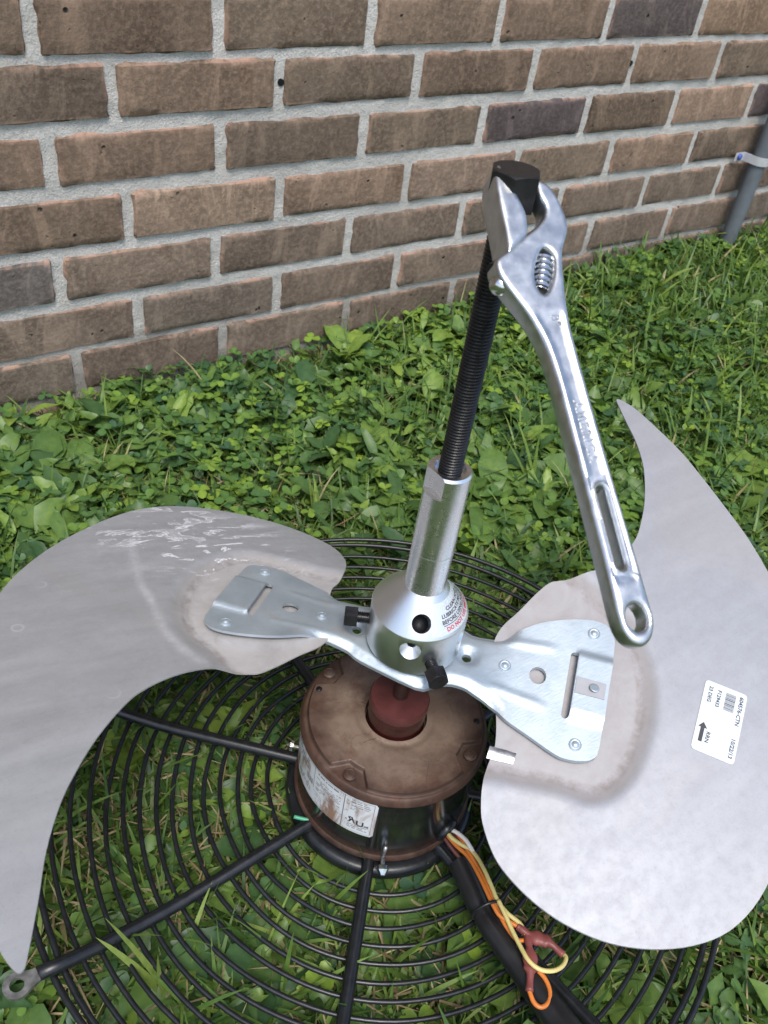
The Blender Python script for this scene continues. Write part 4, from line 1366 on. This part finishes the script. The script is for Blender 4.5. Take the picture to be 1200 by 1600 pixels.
# ------------------------------------------------------------------ lawn: grass, clover, broad leaves
def project(P):
    d = P - np.array(CAM)
    x = d @ np.array(RIGHT); y = d @ np.array(DOWN); z = d @ np.array(FWD)
    return 600 + 1360 * x / z, 800 + 1360 * y / z, z

def scatter(n, dens=None, seed=0, margin=420):
    rg = np.random.default_rng(seed)
    out = np.zeros((0, 2))
    while len(out) < n:
        q = np.c_[rg.uniform(-0.75, 2.1, n * 2), rg.uniform(-0.62, WALL_Y - 0.006, n * 2)]
        P = np.c_[q, gz(q[:, 0], q[:, 1])]
        px, py, z = project(P)
        ok = (px > -margin) & (px < 1200 + margin) & (py < 1600 + margin) & (z > 0.1)
        ok &= np.hypot(q[:, 0], q[:, 1]) > 0.064
        if dens is not None:
            ok &= rg.random(len(q)) < dens(q[:, 0], q[:, 1])
        out = np.r_[out, q[ok]]
    return out[:n]

def field(x, y, f, seed):
    return np.array([mnoise.noise((a * f, b * f, seed)) for a, b in zip(x, y)]) * 0.5 + 0.5

def build_mesh_np(name, V, T, attrs, mat):
    me = bpy.data.meshes.new(name)
    nV, nT = len(V), len(T)
    me.vertices.add(nV); me.vertices.foreach_set('co', V.astype(np.float32).ravel())
    me.loops.add(nT * 3); me.loops.foreach_set('vertex_index', T.astype(np.int32).ravel())
    me.polygons.add(nT)
    me.polygons.foreach_set('loop_start', np.arange(0, nT * 3, 3, dtype=np.int32))
    try: me.polygons.foreach_set('loop_total', np.full(nT, 3, dtype=np.int32))
    except Exception: pass
    me.polygons.foreach_set('use_smooth', np.ones(nT, bool))
    for k, a in attrs.items():
        at = me.attributes.new(k, 'FLOAT', 'POINT'); at.data.foreach_set('value', a.astype(np.float32))
    me.update(calc_edges=True)
    return link_mesh(name, me, mat)

def blades(pos, az, L, Wd, el0, curl, twist, seg=5):
    """grass blades: n strips bending over; returns V, T and rib factors"""
    n = len(pos)
    t = np.linspace(0, 1, seg + 1)
    el = el0[:, None] - curl[:, None] * t[None, :]
    ds = L[:, None] / seg
    dx = np.cos(el) * ds; dzv = np.sin(el) * ds
    hx = np.concatenate([np.zeros((n, 1)), np.cumsum(dx[:, :-1], 1)], 1)
    hz = np.concatenate([np.zeros((n, 1)), np.cumsum(dzv[:, :-1], 1)], 1)
    prof = np.interp(t, [0, 0.15, 0.55, 0.85, 1.0], [0.6, 1.0, 0.9, 0.5, 0.02])
    w = Wd[:, None] * prof[None, :] * 0.5
    ca, sa = np.cos(az)[:, None], np.sin(az)[:, None]
    tw = twist[:, None] * t[None, :]
    sx = -sa * np.cos(tw); sy = ca * np.cos(tw); sz = np.sin(tw)
    cx = pos[:, :1] + ca * hx; cy = pos[:, 1:2] + sa * hx; cz = pos[:, 2:3] + np.maximum(hz, -0.002)
    Lf = np.stack([cx + sx * w, cy + sy * w, cz + sz * w], -1)
    Rt = np.stack([cx - sx * w, cy - sy * w, cz - sz * w], -1)
    V = np.stack([Lf, Rt], 2).reshape(n, (seg + 1) * 2, 3)
    base = []
    for k in range(seg):
        a = 2 * k; base += [(a, a + 1, a + 3), (a, a + 3, a + 2)]
    base = np.array(base)
    T = (base[None] + (np.arange(n) * (seg + 1) * 2)[:, None, None]).reshape(-1, 3)
    return V.reshape(-1, 3), T, (seg + 1) * 2

def leaves(pos, az, L, Wd, el, fold, droop, roll, prof_t, prof_w, seg=5):
    """leaf blades with a folded midrib, 3 verts per station"""
    n = len(pos)
    t = np.linspace(0, 1, seg + 1)
    e = el[:, None] - droop[:, None] * t[None, :]
    ds = L[:, None] / seg
    hx = np.concatenate([np.zeros((n, 1)), np.cumsum((np.cos(e) * ds)[:, :-1], 1)], 1)
    hz = np.concatenate([np.zeros((n, 1)), np.cumsum((np.sin(e) * ds)[:, :-1], 1)], 1)
    w = Wd[:, None] * np.interp(t, prof_t, prof_w)[None, :] * 0.5
    ca, sa = np.cos(az)[:, None], np.sin(az)[:, None]
    cx = pos[:, :1] + ca * hx; cy = pos[:, 1:2] + sa * hx; cz = pos[:, 2:3] + hz
    outv = []
    for sgn in (1, 0, -1):
        up = np.sin(fold)[:, None] * w * abs(sgn) + np.sin(roll)[:, None] * w * sgn
        hw = w * sgn * np.cos(fold)[:, None]
        outv.append(np.stack([cx - sa * hw, cy + ca * hw, cz + up], -1))
    V = np.stack(outv, 2).reshape(n, (seg + 1) * 3, 3)
    base = []
    for k in range(seg):
        for c in (0, 1):
            a = 3 * k + c
            base += [(a, a + 1, a + 4), (a, a + 4, a + 3)]
    base = np.array(base)
    T = (base[None] + (np.arange(n) * (seg + 1) * 3)[:, None, None]).reshape(-1, 3)
    rib = np.tile(np.array([0, 1, 0] * (seg + 1), float), n)
    return V.reshape(-1, 3), T, (seg + 1) * 3, rib

def guard_cap(x, y):
    """how tall plants may stand: pressed down under the guard"""
    r = np.hypot(x, y)
    return np.where(r < 0.29, 0.55 + 0.15 * smooth01(0.2, 0.29, r), 1.0)

def build_grass():
    rg = np.random.default_rng(21)
    n = 46000
    def dens(x, y):
        d = 0.55 + 0.45 * smooth01(0.45, 0.9, x + 0.25 * (0.4 - y))
        d = np.where(np.hypot(x, y) < 0.33, 0.95, d)
        d = d * (1 - 0.35 * smooth01(0.2, 0.4, y) * (x < 0.4))
        d = d * (0.35 + 0.65 * smooth01(0.30, 0.55, field(x, y, 13.0, 31.0)))
        return d
    q = scatter(n, dens, 31)
    r = np.hypot(q[:, 0], q[:, 1])
    under = r < 0.31
    pos = np.c_[q, gz(q[:, 0], q[:, 1]) - 0.002]
    L = rg.gamma(6.0, 1.0, n) / 6.0
    L = np.where(under, 0.038 * L, 0.040 * L) + 0.012
    L = np.where((q[:, 0] > 0.55) & (rg.random(n) < 0.18), L * 1.3, L)
    Wd = rg.uniform(0.0018, 0.0042, n) * np.where(rg.random(n) < 0.12, 1.6, 1.0)
    Wd = np.where(q[:, 0] > 0.6, Wd * 1.15, Wd)
    el = np.where(under, rg.normal(0.62, 0.38, n), rg.normal(0.95, 0.35, n)).clip(0.05, 1.5)
    curl = rg.normal(0.9, 0.6, n).clip(-0.2, 2.4)
    V, T, k = blades(pos, rg.uniform(0, 2 * PI, n), L, Wd, el, curl, rg.normal(0, 0.7, n))
    tint = (rg.beta(1.6, 1.8, n) * 0.9)
    tint = np.where(rg.random(n) < 0.035, 0.985, tint)
    patch = field(q[:, 0], q[:, 1], 6.0, 2.0)
    tint = np.where(tint < 0.9, (tint + (patch - 0.5) * 0.35).clip(0, 0.9), tint)
    o = build_mesh_np('grass', V, T, {'tint': np.repeat(tint, k), 'rib': np.zeros(len(V))}, MAT['grass'])
    tag(o, 'green mown grass blades covering the lawn around the fan', 'grass', kind='stuff')
    # dry thatch
    n = 9000
    q = scatter(n, lambda x, y: np.where(np.hypot(x, y) < 0.33, 1.0, 0.35), 44)
    pos = np.c_[q, gz(q[:, 0], q[:, 1]) + rg.uniform(0.001, 0.022, n)]
    V, T, k = blades(pos, rg.uniform(0, 2 * PI, n), rg.uniform(0.012, 0.05, n), rg.uniform(0.0009, 0.0024, n), rg.normal(0.08, 0.2, n), rg.normal(0.1, 0.3, n), rg.normal(0, 0.8, n), 3)
    o = build_mesh_np('dry_thatch', V, T, {'tint': np.repeat(rg.random(n), k), 'rib': np.zeros(len(V))}, MAT['straw'])
    tag(o, 'pale dry straw clippings lying between the grass blades', 'straw', kind='stuff')

def build_clover():
    rg = np.random.default_rng(5)
    n = 5800
    def dens(x, y):
        f = field(x, y, 4.5, 9.0)
        d = smooth01(0.36, 0.60, f) * 0.9 + 0.18
        d = d * np.where(np.hypot(x, y) < 0.30, 0.30, 1.0) * (1 - 0.45 * smooth01(0.7, 1.1, x))
        return d
    q = scatter(n, dens, 77)
    cap = guard_cap(q[:, 0], q[:, 1])
    h = rg.uniform(0.012, 0.042, n) * cap
    lean = rg.uniform(0, 0.012, n); la = rg.uniform(0, 2 * PI, n)
    base = np.c_[q, gz(q[:, 0], q[:, 1])]
    top = base + np.c_[lean * np.cos(la), lean * np.sin(la), h]
    size = rg.uniform(0.0075, 0.0145, n)
    Vs, Ts, Rb, Tn = [], [], [], []
    off = 0
    tint = (rg.beta(1.6, 1.6, n) + (field(q[:, 0], q[:, 1], 3.0, 4.0) - 0.5) * 0.4).clip(0, 1)
    a0 = rg.uniform(0, 2 * PI, n)
    tilt = rg.normal(0.12, 0.3, n)
    for kx in range(3):
        az = a0 + 2 * PI * kx / 3 + rg.normal(0, 0.12, n)
        V, T, k, rib = leaves(top, az, size, size * 0.92, tilt + rg.normal(0, 0.12, n), rg.normal(0.22, 0.12, n), rg.normal(0.25, 0.2, n), rg.normal(0, 0.15, n), [0, 0.25, 0.6, 0.85, 1.0], [0.12, 0.62, 1.0, 0.86, 0.42], 4)
        Vs.append(V); Ts.append(T + off); off += len(V); Rb.append(rib * 0.5); Tn.append(np.repeat(tint, k))
    # stalks
    sv = np.stack([base + [0.0005, 0, 0], base - [0.0005, 0, 0], top], 1).reshape(-1, 3)
    st = np.arange(n * 3).reshape(-1, 3) + off
    Vs.append(sv); Ts.append(st); Rb.append(np.zeros(n * 3)); Tn.append(np.repeat(tint, 3))
    o = build_mesh_np('clover', np.concatenate(Vs), np.concatenate(Ts), {'tint': np.concatenate(Tn), 'rib': np.concatenate(Rb)}, MAT['clover'])
    tag(o, 'three-leaved clover spread through the lawn', 'clover', kind='stuff')

def build_broad():
    rg = np.random.default_rng(15)
    n = 6800
    def dens(x, y):
        f = field(x, y, 5.0, 21.0)
        d = smooth01(0.38, 0.62, f) * 0.8 + 0.25
        d = d * np.where(np.hypot(x, y) < 0.30, 0.45, 1.0) * (1 - 0.55 * smooth01(0.6, 1.0, x)) * np.where((x > 0.05) & (y < 0.0), 0.35, 1.0)
        return d
    q = scatter(n, dens, 99)
    m = rg.integers(2, 5, n)
    idx = np.repeat(np.arange(n), m); N = len(idx)
    cap = guard_cap(q[:, 0], q[:, 1])
    hh = (rg.uniform(0.004, 0.030, n) * cap)[idx]
    pos = np.c_[q[idx], gz(q[idx, 0], q[idx, 1]) + hh]
    pos[:, :2] += rg.normal(0, 0.004, (N, 2))
    L = (rg.gamma(5.0, 0.0050, n).clip(0.011, 0.052))[idx] * rg.uniform(0.7, 1.15, N)
    V, T, k, rib = leaves(pos, rg.uniform(0, 2 * PI, N), L, L * rg.uniform(0.24, 0.72, n)[idx], rg.normal(0.35, 0.3, N), rg.normal(0.3, 0.15, N), rg.normal(0.55, 0.35, N), rg.normal(0, 0.3, N), [0, 0.12, 0.4, 0.75, 1.0], [0.10, 0.55, 1.0, 0.7, 0.03], 5)
    tint = (rg.beta(1.3, 1.6, n)[idx] * 0.95 + rg.normal(0, 0.08, N) + (field(q[:, 0], q[:, 1], 3.0, 14.0) - 0.45)[idx] * 0.45).clip(0, 1)
    V = V + rg.normal(0, 0.0009, V.shape) * (1 - rib)[:, None]
    o = build_mesh_np('broadleaf_weeds', V, T, {'tint': np.repeat(tint, k), 'rib': rib}, MAT['broad'])
    tag(o, 'small oval-leaved lawn weeds mixed into the grass', 'weeds', kind='stuff')

def plantain(x, y, nl, size, seed, label, mat='broad', elev=0.55, tintv=0.6, wr=0.62):
    rg = np.random.default_rng(seed)
    z = float(gz(x, y))
    root = empty('broadleaf_plant', (x, y, z), label=label, cat='plant', group='larger broad-leaved weeds in the lawn')
    for i in range(nl):
        az = 2 * PI * i / nl + rg.normal(0, 0.25)
        L = size * rg.uniform(0.75, 1.15)
        one = lambda v: np.array([v], float)
        st = 0.35 * L
        e0 = elev + rg.normal(0, 0.15)
        p0 = np.array([[0, 0, 0.004]]); tip = np.array([[math.cos(az) * st * math.cos(e0 + 0.3), math.sin(az) * st * math.cos(e0 + 0.3), 0.004 + st * math.sin(e0 + 0.3)]])
        V, T, k, rib = leaves(tip, one(az), one(L), one(L * wr * rg.uniform(0.85, 1.1)), one(e0), one(rg.normal(0.28, 0.1)), one(rg.normal(0.8, 0.25)), one(rg.normal(0, 0.2)), [0, 0.1, 0.28, 0.5, 0.78, 0.93, 1.0], [0.06, 0.45, 0.9, 1.0, 0.72, 0.32, 0.02], 10)
        # gentle waviness
        V[:, 2] += 0.0015 * np.sin(V[:, 0] * 420 + i) * (1 - rib)
        sx = -math.sin(az) * 0.0012; sy = math.cos(az) * 0.0012
        sv = np.array([[sx, sy, 0.002], [-sx, -sy, 0.002], [tip[0, 0] + sx, tip[0, 1] + sy, tip[0, 2]], [tip[0, 0] - sx, tip[0, 1] - sy, tip[0, 2]]])
        T2 = np.array([(0, 1, 3), (0, 3, 2)]) + len(V)
        VV = np.r_[V, sv]; TT = np.r_[T, T2]
        tt = np.full(len(VV), np.clip(tintv + rg.normal(0, 0.14), 0, 1)); rb = np.r_[rib, np.ones(4)]
        o = build_mesh_np('leaf', VV, TT, {'tint': tt, 'rib': rb}, MAT[mat]); o.parent = root

def tuft(x, y, n, L, seed, label, lean=None, tintv=0.9, width=0.004, el=1.1, spread=0.5):
    rg = np.random.default_rng(seed)
    root = empty('grass_tuft', (x, y, float(gz(x, y))), label=label, cat='grass tuft', group='taller grass tufts in the lawn')
    for i in range(n):
        az = (lean if lean is not None else rg.uniform(0, 2 * PI)) + rg.normal(0, spread)
        one = lambda v: np.array([v], float)
        V, T, k = blades(np.array([[rg.normal(0, 0.003), rg.normal(0, 0.003), 0.0]]), one(az), one(L * rg.uniform(0.7, 1.1)), one(width * rg.uniform(0.8, 1.2)), one(el + rg.normal(0, 0.12)), one(rg.normal(0.5, 0.3)), one(rg.normal(0, 0.4)), 7)
        o = build_mesh_np('grass_leaf', V, T, {'tint': np.full(len(V), np.clip(tintv + rg.normal(0, 0.03), 0, 0.93)), 'rib': np.zeros(len(V))}, MAT['grass']); o.parent = root

build_grass()
build_clover()
build_broad()
plantain(0.66, 0.165, 5, 0.060, 1, 'broad round-leaved weed beside the tip of the right blade', tintv=0.75, wr=0.75)
plantain(0.335, 0.262, 7, 0.072, 2, 'large ribbed broad-leaved weed just behind the puller barrel', tintv=0.55)
plantain(0.405, 0.235, 5, 0.055, 3, 'broad-leaved weed left of the wrench handle, next to the guard rim', tintv=0.6)
plantain(0.355, 0.640, 6, 0.050, 4, 'pale broad-leaved weed rooted against the foot of the brick wall', tintv=0.85, elev=0.8)
plantain(-0.075, 0.520, 5, 0.048, 5, 'smooth oval-leaved weed above the left blade near the picture edge', tintv=0.75, elev=0.7)
plantain(-0.105, 0.440, 4, 0.046, 6, 'upright oval-leaved weed touching the outer edge of the left blade', tintv=0.7, elev=0.8)
plantain(0.94, 0.520, 5, 0.056, 7, 'flat broad-leaved weed in the grass before the conduit', tintv=0.6, wr=0.7, elev=0.35)
plantain(0.63, 0.470, 5, 0.046, 8, 'broad-leaved weed behind the wrench handle, halfway to the wall', tintv=0.55)
plantain(0.19, 0.47, 6, 0.045, 9, 'jagged looking broad weed between left blade and brick wall', tintv=0.5)
tuft(-0.216, -0.060, 3, 0.105, 1, 'bright tall grass tuft growing up through the guard', lean=2.2, tintv=0.9, width=0.0055, el=1.25, spread=0.18)
tuft(0.140, 0.350, 4, 0.075, 2, 'upright bright grass tuft just behind the far rim of the guard', lean=1.9, tintv=0.86, width=0.005, el=1.4, spread=0.4)
tuft(0.415, 0.265, 6, 0.11, 3, 'long arching grass tuft between puller and wrench handle', tintv=0.72, width=0.006, el=1.0, spread=1.2)
tuft(0.80, 0.33, 8, 0.10, 4, 'tall leaning grass tuft right of the blade tip', lean=0.3, tintv=0.7, width=0.0055, el=0.8, spread=0.6)
